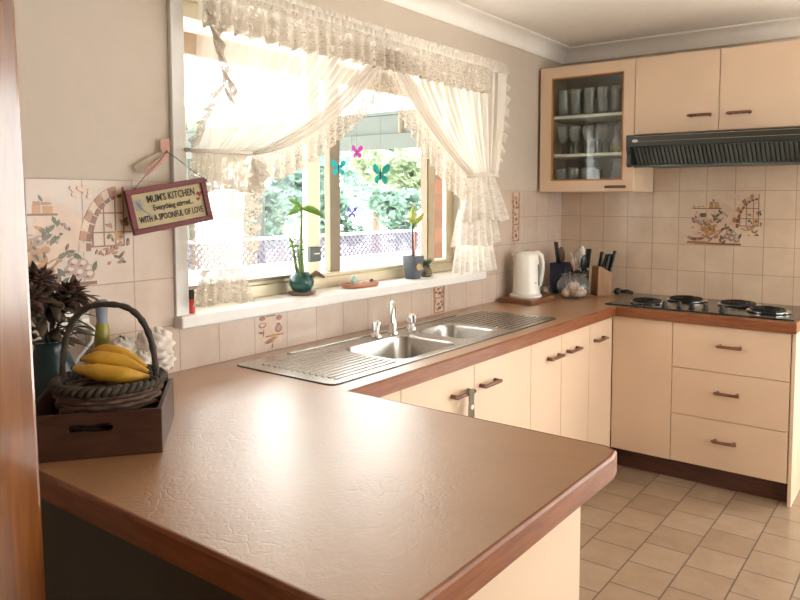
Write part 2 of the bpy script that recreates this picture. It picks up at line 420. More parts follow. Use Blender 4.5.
# brick outer skin around the window
mb = MB()
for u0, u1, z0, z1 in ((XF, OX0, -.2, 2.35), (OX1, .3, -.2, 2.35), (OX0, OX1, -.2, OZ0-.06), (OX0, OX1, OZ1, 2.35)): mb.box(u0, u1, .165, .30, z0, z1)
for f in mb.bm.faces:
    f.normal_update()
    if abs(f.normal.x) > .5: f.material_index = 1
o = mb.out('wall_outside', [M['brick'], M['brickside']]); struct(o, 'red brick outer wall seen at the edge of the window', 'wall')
# tiled splashbacks (bonded to the walls)
mb = MB(); t = .006
mb.box(XF+2.6, OX0-.047, -t, 0, TOP-.02, ZT); mb.box(OX0-.047, OX1+.045, -t, 0, TOP-.02, 1.01); mb.box(OX1+.045, -t, -t, 0, TOP-.02, ZT)
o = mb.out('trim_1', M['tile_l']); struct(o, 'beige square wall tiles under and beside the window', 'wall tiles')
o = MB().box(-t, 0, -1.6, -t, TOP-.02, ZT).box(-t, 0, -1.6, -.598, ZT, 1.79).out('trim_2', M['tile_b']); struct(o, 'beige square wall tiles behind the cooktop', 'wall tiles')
# cove cornice
def cove():
    return [(0, 0), (0, -.082), (.006, -.082), (.012, -.074)] + [(.012+.07*(1-cos(radians(a))), -.074+.064*sin(radians(a))) for a in range(15, 91, 15)] + [(.09, -.006), (.09, 0)]
mb = MB(); mb.prism([(-d, CEIL+z) for d, z in cove()], XF, 0, 'x'); o = mb.out('trim_3', M['ceiling'], smooth=True); struct(o, 'white cove cornice above the window wall', 'cornice')
mb = MB(); mb.prism([(-d, CEIL+z) for d, z in cove()], YR, 0, 'y'); o = mb.out('trim_4', M['ceiling'], smooth=True); struct(o, 'white cove cornice above the upper cupboards', 'cornice')

# ------------------------------------------------------------------ window
w = thing('window_1', 'wide aluminium sliding window with white painted surround over the sink', 'window', (-1.87, 0, OZ0), kind='structure')
mb = MB(); aw = .047
mb.box(OX0-aw, OX0, -.018, 0, OZ0-.04, OZ1+aw).box(OX1, OX1+.045, -.018, 0, OZ0, OZ1+aw).box(OX0, OX1, -.018, 0, OZ1, OZ1+aw)
mb.box(OX0-.002, OX0+.012, -.002, .15, OZ0, OZ1).box(OX1-.012, OX1+.002, -.002, .15, OZ0, OZ1).box(OX0, OX1, 0, .15, OZ1-.012, OZ1)
mb.out('window_surround', M['whitepaint'], w, bevel=.003)
MB().box(OX0-aw-.003, OX1+.03, -.05, .16, OZ0-.039, OZ0).out('window_sill', M['whitepaint'], w, bevel=.005)
mb = MB()
mb.box(OX0+.012, OX1-.012, .12, .21, OZ0+.0005, OZ0+.045).box(OX0+.012, OX1-.012, .13, .21, OZ0+.045, OZ0+.06)
mb.box(OX0+.012, OX1-.012, .12, .21, OZ1-.07, OZ1-.012).box(OX0+.012, OX0+.06, .12, .21, OZ0+.0605, OZ1-.0705).box(OX1-.08, OX1-.0125, .132, .158, OZ0+.0605, OZ1-.0705)
mb.out('window_frame', M['gold'], w, bevel=.003)
s1 = MB().box(-2.082, -2.022, .118, .15, OZ0+.06, OZ1-.07).out('sash_stile', M['gold'], w, bevel=.003)
MB().box(-2.022, -2.006, .125, .15, OZ0+.06, OZ1-.07).out('sash_edge', M['whitepaint'], s1)
s2 = MB().box(-1.905, -1.843, .165, .2, OZ0+.06, OZ1-.07).out('sash_stile', M['bronze'], w, bevel=.003)
s3 = MB().box(-1.24, -1.185, .13, .17, OZ0+.06, OZ1-.07).out('sash_stile', M['gold'], w, bevel=.003)
MB().box(-1.252, -1.24, .13, .17, OZ0+.06, OZ1-.07).out('sash_seal', M['bronze'], s3)
MB().box(OX0+.06, -2.082, .115, .2, OZ0+.06, OZ0+.072).out('track_seal', M['bronze'], w)
lkb = MB().box(-2.09, -2.03, .095, .118, 1.165, 1.225).out('window_latch', M['slat'], w, bevel=.004)
MB().box(-2.075, -2.045, .09, .096, 1.195, 1.2).out('latch_slot', M['white'], lkb)
for a, b in ((OX0+.06, -2.082), (-2.006, -1.905), (-1.843, -1.252), (-1.185, OX1-.08)):
    MB().box(a, b, .158, .162, OZ0+.06, OZ1-.07).out('pane', M['glass'], w)
# door beside the cooktop, and an unseen window added and sized for light
def opening(name, label, cat, axis, a, b, pos, z0, z1, n):
    w = thing(name, label, cat, kind='structure'); fr = MB()
    def bx(mb, u0, u1, za, zb, d=.03):
        if axis == 'x': mb.box(u0, u1, pos-d, pos+d, za, zb)
        else: mb.box(pos-d, pos+d, u0, u1, za, zb)
    bx(fr, a, b, z1-.06, z1); bx(fr, a, b, z0, z0+.06)
    for i in range(n+1):
        u = a+(b-a)*i/n; bx(fr, max(a, u-.03), min(b, u+.03), z0, z1)
    fr.out(cat.split()[-1]+'_frame', M['whitepaint'], w)
    for i in range(n):
        g = MB(); bx(g, a+(b-a)*i/n+.03, a+(b-a)*(i+1)/n-.03, z0+.06, z1-.06, .003); g.out('pane', M['glass'], w)
opening('door_1', 'glazed door beyond the cooktop', 'door', 'y', -3.5, -1.85, .08, 0, 2.15, 2)
opening('window_2', 'long window across the room from the sink', 'window', 'x', -3.3, -.3, YR-.08, .6, 2.25, 3)

# timber upright at the left edge
mb = MB().box(-3.79, -3.588, -.816, -.72, 0, CEIL)
for v_ in mb.bm.verts: v_.co.x += (1.1-v_.co.z)*.017
o = mb.out('timber_post', M['post'], bevel=.006); tag(o, 'tall varnished timber upright at the left edge beside the peninsula', 'post')

# ------------------------------------------------------------------ worktop
wt = thing('worktop', 'brown leather-grain laminate worktop with red timber edge round three sides', 'worktop', (-2.6, -.6, TOP-.05))
path = [(-3.456, -.007), (-3.456, -1.37), (-3.40, -1.432), (-2.685, -1.432), (-2.645, -1.424), (-2.626, -1.394), (-2.626, -.609), (-.593, -.609), (-.593, -1.465), (-.007, -1.465)]
def offset_path(P, d):
    out = []
    for i, p in enumerate(P):
        p = Vector(p)
        ds = []
        if i > 0: ds.append((p-Vector(P[i-1])).normalized())
        if i < len(P)-1: ds.append((Vector(P[i+1])-p).normalized())
        ns = [Vector((-q.y, q.x)) for q in ds]
        if len(ns) == 1: out.append(p+ns[0]*d)
        else:
            b = (ns[0]+ns[1]).normalized(); out.append(p+b*(d/max(.3, b.dot(ns[0]))))
    return [tuple(q) for q in out]
inner = offset_path(path, .009)
outer_loop = [(-3.447, -.007)] + inner[1:-1] + [(-.007, -1.456), (-.007, -.007)]
hole = [(-2.27, -.52), (-1.53, -.52), (-1.53, -.19), (-2.27, -.19)]
MB().slab([outer_loop, hole], TOP-.04, TOP).out('laminate_top', M['laminate'], wt)
prof = [(0.0, -.05), (0.0, -.006), (.003, -.001), (.005, .0003), (.0086, .0003), (.0086, -.05)]
rows = []
for d, z in prof: rows.append([(x, y, TOP+z) for x, y in offset_path(path, d)])
rows.append(rows[0])
mb = MB(); mb.grid(rows)
for k in (0, -1):
    mb.face([mb.bm.verts.new(r[k]) for r in rows[:-1]])
bmesh.ops.remove_doubles(mb.bm, verts=mb.bm.verts[:], dist=1e-5)
mb.out('timber_edge', M['jarrah'], wt)

# ------------------------------------------------------------------ cupboards
def handle(parent, c, axis, normal, L=.115):
    """brown timber bar on two feet; axis: 'x' or 'y' run; normal: outward dir"""
    c = Vector(c); n = Vector(normal); a = Vector((1,0,0)) if axis == 'x' else Vector((0,1,0))
    mb = MB(); h = L/2
    mb.tube([c-a*(h)+n*.024, c-a*(h-.008)+n*.027, c+a*(h-.008)+n*.027, c+a*h+n*.024], [.005, .0075, .0075, .005], 10)
    for q in (-1, 1): mb.tube([c+a*q*(h-.013), c+a*q*(h-.013)+n*.026], [.0085, .007], 10)
    return mb.out('handle', M['handlewood'], parent, smooth=True)
def carcass(x0, x1, y0, y1, z0, z1, front, parent, t=.016):
    mb = MB()
    mb.box(x0, x1, y0, y1, z0, z0+t)
    if front == 'y':
        mb.box(x0, x0+t, y0, y1, z0+t, z1).box(x1-t, x1, y0, y1, z0+t, z1).box(x0+t, x1-t, y1-t, y1, z0+t, z1)
    else:
        mb.box(x0, x1, y0, y0+t, z0+t, z1).box(x0, x1, y1-t, y1, z0+t, z1).box(x1-t, x1, y0+t, y1-t, z0+t, z1)
    return mb.out('carcass', M['cream'], parent)
G = .0015; FY = -.585; FX = -.575
def sink_unit(x0, x1, doors, handles, label, left=True):
    r = thing('base_cupboard', label, 'cupboard', ((x0+x1)/2, -.3, 0), group=None)
    carcass(x0+.001, x1-.001, FY+.017, -.012, .105, TOP-.052, 'y', r)
    MB().box(x0, x1, -.53, -.515, 0, .104).out('kickboard', M['kick'], r)
    for (a, b), hx in zip(doors, handles):
        d = MB().box(a+G, b-G, FY, FY+.016, .107, TOP-.053).out('door', M['cream'], r, bevel=.0015)
        if hx: handle(d, (hx-.018, FY, .718), 'x', (0,-1,0), .13)
    return r
sink_unit(-2.715, -2.36, [(-2.70, -2.36)], [None], 'plain cream base cupboard in the corner where peninsula meets sink run')
sink_unit(-2.36, -1.475, [(-2.36, -1.922), (-1.922, -1.475)], [-2.0, -1.81], 'wide two-door cream cupboard under the sink bowls')
sink_unit(-1.475, -.87, [(-1.475, -1.182), (-1.182, -.87)], [-1.252, -1.056], 'narrower two-door cream cupboard under the right draining board')
sink_unit(-.87, -.576, [(-.87, -.576)], [-.741], 'single-door cream base cupboard beside the inner corner')
def stove_base(y0, y1, label):
    r = thing('base_cupboard', label, 'cupboard', (-.3, (y0+y1)/2, 0))
    carcass(FX+.017, -.012, y0+.001, y1-.001, .105, TOP-.052, 'x', r)
    MB().box(-.52, -.505, y0, y1, 0, .104).out('kickboard', M['kick'], r)
    return r
r = stove_base(-.902, -.60, 'blank-fronted cream cupboard in the corner left of the drawers')
MB().box(FX, FX+.016, -.902+G, -.588, .107, TOP-.053).out('door', M['cream'], r, bevel=.0015)
r = stove_base(-1.445, -.902, 'three-drawer cream unit below the cooktop'); r.name = 'drawer_unit'; ORG[r.name] = Vector((-.3, (-1.445-.902)/2, 0))
for z0, z1, hy in ((.586, TOP-.053, -1.177), (.35, .586, -1.171), (.107, .35, -1.165)):
    d = MB().box(FX, FX+.016, -1.443+G, -.902-G, z0+G, z1-G).out('drawer', M['cream'], r, bevel=.0015)
    handle(d, (FX, hy, (.718 if z0 > .5 else .488 if z0 > .3 else .25)), 'y', (-1,0,0), .115)
MB().box(FX, -.012, -1.463, -1.447, 0, TOP-.051).out('end_panel', M['cream'], r, bevel=.001)
# peninsula body
r = thing('peninsula_cupboard', 'cream panelled cupboard body under the peninsula worktop', 'cupboard', (-3.05, -.7, 0))
MB().box(-3.405, -2.718, -1.372, -1.356, 0, TOP-.051).out('end_panel', M['cream'], r, bevel=.001)
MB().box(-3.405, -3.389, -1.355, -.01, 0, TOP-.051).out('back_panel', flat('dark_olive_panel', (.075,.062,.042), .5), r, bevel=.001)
for a, b in ((-1.355, -.98), (-.98, -.605)):
    MB().box(-2.75, -2.734, a+G, b-G, .107, TOP-.053).out('door', M['cream'], r, bevel=.0015)
MB().box(-2.80, -2.785, -1.355, -.605, 0, .104).out('kickboard', M['kick'], r)
MB().box(-3.388, -2.751, -1.35, -.61, .106, .122).out('base_board', M['cream'], r)

# upper cupboards
UX = -.33; UZ0, UZ1 = 1.468, 2.187
r = thing('glass_front_cupboard', 'cream upper cupboard with a timber-beaded glass door showing glassware', 'cupboard', (-.16, -.305, UZ0))
mb = MB(); tt = .016; cx0, cx1, cy0, cy1 = UX+.018, -.002, -.592, -.02
mb.box(cx0, cx1, cy0, cy0+tt, UZ0, UZ1).box(cx0, cx1, cy1-tt, cy1, UZ0, UZ1).box(cx0, cx1, cy0+tt, cy1-tt, UZ0, UZ0+tt).box(cx0, cx1, cy0+tt, cy1-tt, UZ1-tt, UZ1)
mb.out('carcass', M['cream'], r); MB().box(-.008, -.002, cy0+tt, cy1-tt, UZ0+tt, UZ1-tt).out('back_board', flat('grey_back_board', (.5,.5,.46), .6), r)
for z in (1.687, 1.908): MB().box(cx0+.012, -.009, cy0+tt+.001, cy1-tt-.001, z-.016, z).out('shelf', M['shelf'], r)
d0, d1, dz0, dz1 = -.592+G, -.0185, UZ0, UZ1; g0, g1, gz0, gz1 = -.529, -.092, 1.53, 2.125
ol = [(d0, dz0), (d1, dz0), (d1, dz1), (d0, dz1)]
def frame(mb, o, i, x0, x1):
    n = len(o)
    V = [[mb.bm.verts.new((x, a, b)) for a, b in L] for x in (x0, x1) for L in (o, i)]
    A, Bi, C, D = V
    for k in range(n):
        k2 = (k+1) % n
        mb.face([A[k], A[k2], Bi[k2], Bi[k]]); mb.face([C[k], C[k2], D[k2], D[k]]); mb.face([A[k], A[k2], C[k2], C[k]]); mb.face([Bi[k], Bi[k2], D[k2], D[k]])
    return mb
il = [(g0, gz0), (g1, gz0), (g1, gz1), (g0, gz1)]
dr = frame(MB(), ol, il, UX, UX+.017).out('door', M['cream'], r, bevel=.001)
frame(MB(), [(g0, gz0), (g1, gz0), (g1, gz1), (g0, gz1)], [(g0+.008, gz0+.008), (g1-.008, gz0+.008), (g1-.008, gz1-.008), (g0+.008, gz1-.008)], UX-.001, UX+.014).out('glazing_bead', M['bead'], dr)
MB().box(UX+.006, UX+.01, g0+.006, g1-.006, gz0+.006, gz1-.006).out('pane', M['cabglass'], dr)
handle(dr, (UX, -.496, 1.494), 'y', (-1,0,0), .12)
r = thing('upper_cupboard', 'two-door cream upper cupboard above the range hood', 'cupboard', (-.16, -1.03, 1.777))
mb = MB(); mb.box(UX+.018, -.002, -1.476, -.594, 1.777, UZ1); mb.out('carcass', M['cream'], r)
for a, b, hy in ((-1.034, -.592, -.942), (-1.476, -1.034, -1.135)):
    d = MB().box(UX, UX+.016, a+G, b-G, 1.776, UZ1).out('door', M['cream'], r, bevel=.0015)
    handle(d, (UX, hy, 1.858), 'y', (-1,0,0), .12)

# range hood
r = thing('range_hood', 'slim charcoal range hood with ribbed underside below the upper cupboard', 'range hood', (-.25, -1.06, 1.6))
HY0, HY1 = -1.5, -.61
MB().box(-.5, -.012, HY0, HY1, 1.696, 1.758).out('hood_body', M['hood'], r, bevel=.004)
MB().box(-.40, -.012, HY0+.02, HY1-.02, 1.605, 1.695).out('fan_housing', M['hood'], r)
sl = MB()
ang = math.atan2(.085, .085)
n = 40
for i in range(n):
    y = HY1-.03-(HY1-HY0-.06)*(i+.5)/n
    sl.prism([(-.485, 1.695), (-.475, 1.695), (-.398, 1.612), (-.408, 1.606)], y-.0065, y+.0065, 'y')
sl.out('grille', M['slat'], r)
MB().prism([(-.47, 1.695), (-.44, 1.695), (-.39, 1.62), (-.402, 1.614)], HY0+.01, HY1-.01, 'y').out('grille_backing', M['hood'], r)
MB().box(-.415, -.385, HY0, HY1-.01, 1.594, 1.606).out('lower_rail', M['slat'], r, bevel=.003)
for y in (HY1-.022, HY0):
    MB().prism([(-.5, 1.697), (-.495, 1.68), (-.485, 1.655), (-.488, 1.605), (-.48, 1.592), (-.465, 1.592), (-.455, 1.61), (-.40, 1.60), (-.38, 1.61), (-.38, 1.697)], y, y+.022, 'y').out('side_bracket', M['hood'], r, bevel=.002)
for z in (1.749, 1.722): MB().box(-.5012, -.4995, HY0+.01, HY1-.05, z, z+.0018).out('pinstripe', M['sticker'], r)
b_ = MB(); b_.prism([(-.66+.016*cos(a*pi/8), 1.727+.008*sin(a*pi/8)) for a in range(16)], -.5025, -.5005, 'x'); bd = b_.out('badge', M['white'], r)
MB().box(-.5032, -.5025, -.668, -.652, 1.7255, 1.7285).out('badge_print', M['greyprint'], bd)

# ------------------------------------------------------------------ sink
r = thing('sink', 'stainless steel double-bowl sink with ribbed draining boards', 'sink', (-1.87, -.31, TOP))
S0, S1, T0, T1 = -2.618, -1.122, -.532, -.085
bowls = [(-2.245, -1.885, -.497, -.205), (-1.805, -1.56, -.485, -.205)]
loops = [rrect(S0, S1, T0, T1, .025)] + [rrect(*b, .06, 6)[::-1] for b in bowls]
MB().slab([rrect(S0-.0035, S1+.0035, T0-.0035, T1+.0035, .026)]+loops[1:], TOP+.0002, TOP+.0018).out('gasket', M['black'], r)  # black slab showing as a dark rim, stands in for the shadow gap
MB().slab(loops, TOP+.0019, TOP+.0045).out('deck', M['steel'], r, bevel=.001)
for b in bowls:
    mb = MB(); steps = [(0, .004, .06), (.004, -.006, .058), (.012, -.13, .055), (.03, -.15, .05), (.1, -.156, .03)]
    rows = [[(x, y, TOP+dz) for x, y in rrect(b[0]+i, b[1]-i, b[2]+i, b[3]-i, max(.01, rr), 6)] for i, dz, rr in steps]
    V = [[mb.bm.verts.new(p) for p in row] for row in rows]
    for A, B in zip(V, V[1:]):
        for k in range(len(A)): mb.face([A[k], A[(k+1) % len(A)], B[(k+1) % len(A)], B[k]])
    mb.face(V[-1])
    bo = mb.out('bowl', M['steel'], r, smooth='all')
    cx, cy = (b[0]+b[1])/2, (b[2]+b[3])/2
    MB().lathe([(0, -.1545), (.03, -.1545), (.036, -.1525), (.036, -.1555)], (cx, cy, TOP), cap=False).out('waste', M['chrome'], bo, smooth=True)
def ribs(x0, x1, y0, y1, n):
    mb = MB()
    for i in range(n):
        y = y0+(y1-y0)*(i+.5)/n; h = (y1-y0)/n*.3
        mb.prism([(y-h, TOP+.0035), (y-h*.6, TOP+.0075), (y+h*.6, TOP+.0075), (y+h, TOP+.0035)], x0, x1, 'x')
    mb.out('draining_ribs', M['steel'], r, bevel=.001)
ribs(-2.565, -2.275, -.505, -.15, 13); ribs(-1.515, -1.165, -.51, -.13, 13)
mb = MB().box(-2.40, -1.35, -.118, -.095, TOP+.0038, TOP+.009); mb.out('back_ledge', M['steel'], r, bevel=.003)
# taps
tp = thing('swivel_tap', 'chrome swivel spout tap standing between the two tap handles', 'tap', (-1.872, -.155, TOP+.004))
mb = MB().lathe([(.022, 0), (.022, .006), (.016, .012), (.014, .045), (.012, .05), (.0115, .06)], (-1.872, -.155, TOP+.004)); mb.out('tap_base', M['chrome'], tp, smooth=True)
mb = MB(); pts = [(-1.872, -.155, TOP+.06)]
SD = Vector((-.8, -.6))
for a in range(0, 181, 20):
    k = .045*(1-cos(radians(a))); pts.append((-1.872+SD.x*k, -.155+SD.y*k, TOP+.09+.045*sin(radians(a))))
pts.append((-1.872+SD.x*.094, -.155+SD.y*.094, TOP+.062)); mb.tube(pts, .0105, 12); mb.out('spout', M['chrome'], tp, smooth=True)
for x, y, lb in ((-1.972, -.15, 'chrome crosshead tap handle left of the spout'), (-1.752, -.158, 'chrome crosshead tap handle right of the spout')):
    h = thing('tap_handle', lb, 'tap handle', (x, y, TOP+.004))
    MB().lathe([(.024, 0), (.024, .004), (.014, .016), (.011, .026)], (x, y, TOP+.004)).out('escutcheon', M['chrome'], h, smooth=True)
    k = MB(); poly = []
    for i in range(32):
        a = 2*pi*i/32; rr = .0195+.0035*cos(4*a); poly.append((x+rr*cos(a), y+rr*sin(a)))
    k.prism(poly, TOP+.03, TOP+.066); k.out('grip', M['chrome'], h, bevel=.003)
    MB().lathe([(.012, 0), (.01, .003), (0, .004)], (x, y, TOP+.066)).out('cap', M['white'], h, smooth=True)

# cooktop
r = thing('cooktop', 'dark steel electric cooktop with four coil burners and front knobs', 'cooktop', (-.3, -.98, TOP))
MB().prism(rrect(-.555, -.065, -1.452, -.535, .02), TOP+.0005, TOP+.008).out('hob_plate', M['gunmetal'], r, bevel=.003)
MB().box(-.562, -.556, -1.45, -.537, TOP+.0005, TOP+.009).out('front_strip', M['black'], r)
for x, y, R in ((-.42, -.72, .082), (-.215, -.865, .095), (-.225, -1.135, .095), (-.37, -1.305, .09)):
    bmo = MB().lathe([(R*.5, .001), (R+.004, .001), (R+.012, .006), (R+.012, .008), (R+.004, .008), (R*.96, .002)], (x, y, TOP+.008), n=32, cap=False).out('burner', M['chrome'], r, smooth=True)
    c = MB(); pts = []
    for i in range(90):
        a = 2*pi*i/24; rr = R*.97-(R*.75)*i/90
        pts.append((x+rr*cos(a), y+rr*sin(a), TOP+.021))
    c.tube(pts, .0062, 6); c.out('coil', M['coil'], bmo, smooth=True)
    MB().lathe([(0, .0105), (.022, .0105), (.022, .014), (0, .016)], (x, y, TOP+.008), n=16, cap=False).out('coil_centre', M['coil'], bmo, smooth=True)
for x, y in ((-.505, -.835), (-.485, -.905), (-.48, -.965), (-.475, -1.03), (-.49, -1.115)):
    k = MB().lathe([(.017, 0), (.017, .004), (.0135, .007), (.012, .024), (.0105, .026), (0, .026)], (x, y, TOP+.008), n=16).out('knob', M['black'], r, smooth=True)
    MB().obox((x, y, TOP+.036), (.022, .006, .006)).out('knob_grip', M['black'], k)

# ------------------------------------------------------------------ curtains
def ruffle(pts, width, down, nf, amp, y, mat, name, parent, scallop=.05, rows=7, flare=0, phase=0, ydir=0.):
    """gathered strip hanging from a path (x,z) with folds and a scalloped free edge"""
    P = [Vector(p) for p in pts]; seg = [(b-a).length for a, b in zip(P, P[1:])]; tot = sum(seg); n = max(16, nf*10)
    def at(s):
        d = s*tot
        for a, b, l in zip(P, P[1:], seg):
            if d <= l+1e-9: return a+(b-a)*(d/l)
            d -= l
        return P[-1]
    G_, U = [], []
    for i in range(n+1):
        s = i/n; p = at(s)
        dn = Vector(down(s)) if callable(down) else Vector(down); dn.normalize()
        w_ = width(s) if callable(width) else width
        w_ *= 1+scallop*(abs(sin(pi*nf*1.7*s+phase))-.5)+.04*sin(9*s+phase)
        row, ur = [], []
        tg = (at(min(1, s+.02))-at(max(0, s-.02)))
        tg = tg.normalized() if tg.length > 0 else Vector((1, 0))
        for j in range(rows+1):
            t = j/rows
            f = amp*(t**.6)*sin(2*pi*nf*s+phase+.6*sin(5*s))+.35*amp*t*sin(2*pi*nf*2.3*s+1+phase)
            q = p+dn*w_*t+tg*(flare*(s-.5)*t)+tg*amp*.45*t*cos(2*pi*nf*s+phase)
            row.append((q.x, y+f+ydir*t, q.y)); ur.append((s*tot*2.2, t*w_*2.0+.3*parent_seed(parent)))
        G_.append(row); U.append(ur)
    mb = MB(); mb.grid(G_, U); return mb.out(name, mat, parent, smooth='all', fixn=False)
def parent_seed(p): return (sum(map(ord, p.name)) % 7)
def sheer(T0, K0, T1, K1, c0, c1, folds, amp, y, mat, name, parent, nu=120, nv=26, dens=1., shear=0):
    rows, U = [], []
    for i in range(nu+1):
        u = i/nu; row, ur = [], []
        ctl = [lerp(T0, T1, u), lerp(c0[0], c1[0], u), lerp(c0[1], c1[1], u), lerp(K0, K1, u)]
        ph = 2*pi*folds*(u**dens)
        for j in range(nv+1):
            v = j/nv; x, z = bez(ctl, v)
            a = amp*(1-.45*v)
            row.append((x+.35*a*cos(ph), y+a*sin(ph)+.3*a*sin(ph*2.3+2*v), z)); ur.append((u, v))
        rows.append(row); U.append(ur)
    mb = MB(); mb.grid(rows, U); return mb.out(name, mat, parent, smooth='all', fixn=False)
lc = thing('curtain', 'left sheer cream curtain tied back beside the wooden sign, lace-edged', 'curtain', (-2.6, -.08, 1.08), group=None)
sheer((-2.735, 2.06), (-2.745, 1.562), (-1.80, 2.03), (-2.53, 1.567), ((-2.74, 1.9), (-2.745, 1.72)), ((-2.0, 1.81), (-2.27, 1.595)), 17, .014, -.075, M['sheer'], 'sheer_panel', lc, dens=1.5, nu=200)
ledge = [bez([(-1.80, 2.03), (-2.0, 1.81), (-2.27, 1.595), (-2.53, 1.567)], i/20) for i in range(21)]
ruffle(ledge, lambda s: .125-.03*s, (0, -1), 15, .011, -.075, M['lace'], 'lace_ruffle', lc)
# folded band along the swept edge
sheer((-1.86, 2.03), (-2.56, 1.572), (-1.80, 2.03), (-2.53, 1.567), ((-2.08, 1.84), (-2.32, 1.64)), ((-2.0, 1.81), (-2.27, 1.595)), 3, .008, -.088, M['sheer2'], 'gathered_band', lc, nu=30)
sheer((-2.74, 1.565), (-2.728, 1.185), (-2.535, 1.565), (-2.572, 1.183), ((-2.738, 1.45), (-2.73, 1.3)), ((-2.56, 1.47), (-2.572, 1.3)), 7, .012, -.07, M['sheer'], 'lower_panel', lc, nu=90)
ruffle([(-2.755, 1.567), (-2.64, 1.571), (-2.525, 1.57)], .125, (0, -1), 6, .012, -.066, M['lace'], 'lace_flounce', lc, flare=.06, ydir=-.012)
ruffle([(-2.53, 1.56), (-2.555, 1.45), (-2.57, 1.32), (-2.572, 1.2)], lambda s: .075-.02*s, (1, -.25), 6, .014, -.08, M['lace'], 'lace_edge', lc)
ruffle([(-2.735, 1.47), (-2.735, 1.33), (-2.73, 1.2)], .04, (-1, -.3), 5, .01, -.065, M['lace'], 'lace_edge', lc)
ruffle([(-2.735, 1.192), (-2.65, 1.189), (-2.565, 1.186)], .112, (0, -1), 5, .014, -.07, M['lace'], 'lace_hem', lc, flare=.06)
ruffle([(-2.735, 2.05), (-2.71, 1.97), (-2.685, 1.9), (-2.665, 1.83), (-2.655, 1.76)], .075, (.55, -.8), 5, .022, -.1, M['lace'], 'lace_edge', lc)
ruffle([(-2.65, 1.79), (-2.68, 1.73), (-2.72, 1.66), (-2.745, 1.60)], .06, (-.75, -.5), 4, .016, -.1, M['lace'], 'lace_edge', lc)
MB().tube([(-2.765, -.05, 1.572), (-2.735, -.088, 1.569), (-2.64, -.095, 1.572), (-2.54, -.088, 1.574), (-2.525, -.05, 1.574), (-2.64, -.04, 1.572)], .007, 8, closed=True).out('tieback', M['gathers'], lc, smooth='all')
rc = thing('curtain', 'right sheer cream curtain tied back near the kettle end, lace cascade below', 'curtain', (-1.2, -.1, 1.07), group=None)
sheer((-1.87, 2.03), (-1.24, 1.53), (-.925, 2.06), (-1.02, 1.535), ((-1.72, 1.82), (-1.45, 1.62)), ((-.94, 1.9), (-.98, 1.7)), 15, .014, -.105, M['sheer'], 'sheer_panel', rc, nu=200, dens=.75)
redge = [bez([(-1.87, 2.03), (-1.72, 1.82), (-1.45, 1.62), (-1.24, 1.53)], i/20) for i in range(21)]
ruffle(redge, .135, (-.05, -1), 14, .011, -.11, M['lace'], 'lace_ruffle', rc, phase=1)
sheer((-1.87, 2.03), (-1.24, 1.53), (-1.79, 2.03), (-1.21, 1.55), ((-1.72, 1.82), (-1.45, 1.62)), ((-1.64, 1.84), (-1.40, 1.66)), 3, .009, -.12, M['sheer2'], 'gathered_band', rc, nu=30)
ruffle([(-.93, 2.075), (-.935, 1.95), (-.96, 1.8), (-1.0, 1.64)], lambda s: .06+.03*sin(3*s), (1, -.5), 7, .02, -.1, M['whitelace'], 'lace_edge', rc)
sheer((-.985, 2.06), (-1.03, 1.54), (-.925, 2.06), (-1.0, 1.54), ((-.99, 1.9), (-1.0, 1.7)), ((-.93, 1.9), (-.96, 1.7)), 3, .01, -.125, M['gathers'], 'side_fold', rc, nu=30)
ruffle([(-1.25, 1.535), (-1.13, 1.535), (-1.01, 1.54)], .22, (0, -1), 6, .018, -.115, M['whitelace'], 'lace_flounce', rc, flare=.17, ydir=-.02)
sheer((-1.25, 1.53), (-1.33, 1.2), (-1.01, 1.535), (-.985, 1.2), ((-1.27, 1.42), (-1.31, 1.3)), ((-1.0, 1.42), (-.985, 1.3)), 6, .016, -.10, M['sheer2'], 'lower_panel', rc, nu=90)
ruffle([(-1.33, 1.37), (-1.17, 1.36), (-.985, 1.37)], .17, (0, -1), 7, .016, -.112, M['whitelace'], 'lace_flounce', rc, flare=.08, phase=2)
ruffle([(-1.33, 1.205), (-1.17, 1.195), (-1.0, 1.2)], .135, (0, -1), 7, .016, -.10, M['whitelace'], 'lace_hem', rc, flare=.06)
MB().tube([(-1.26, -.08, 1.528), (-1.24, -.14, 1.533), (-1.12, -.152, 1.545), (-1.0, -.13, 1.54), (-.965, -.03, 1.50), (-.99, -.045, 1.54), (-1.12, -.07, 1.54)], .008, 8, closed=True).out('tieback', M['gathers'], rc, smooth='all')
v = thing('valance', 'gathered cream lace valance across the top of the window', 'valance', (-1.85, -.12, 2.06))
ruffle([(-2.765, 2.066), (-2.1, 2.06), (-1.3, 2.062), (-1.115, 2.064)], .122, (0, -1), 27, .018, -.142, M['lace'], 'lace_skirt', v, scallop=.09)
ruffle([(-2.765, 2.085), (-1.8, 2.082), (-.9, 2.09)], .028, (0, 1), 60, .008, -.118, M['sheer2'], 'heading_frill', v, rows=3)
ruffle([(-2.765, 2.055), (-1.8, 2.052), (-.9, 2.058)], .036, (0, 1), 60, .005, -.132, M['sheer2'], 'rod_pocket', v, rows=3)
rd = thing('curtain_rod', 'white curtain rod carrying the lace valance', 'curtain rod', (-1.85, -.11, 2.07))
MB().tube([(-2.775, -.0, 2.072), (-2.775, -.11, 2.072), (-.9, -.11, 2.078), (-.885, -.10, 2.078), (-.885, -.0, 2.078)], .007, 8).out('rod', M['rodwhite'], rd, smooth='all')
MB().lathe([(.009, 0), (.011, .004), (.011, .016), (.008, .02), (0, .022)], (-.885, -.115, 2.07)).out('end_cap', M['rodwhite'], rd, smooth=True)

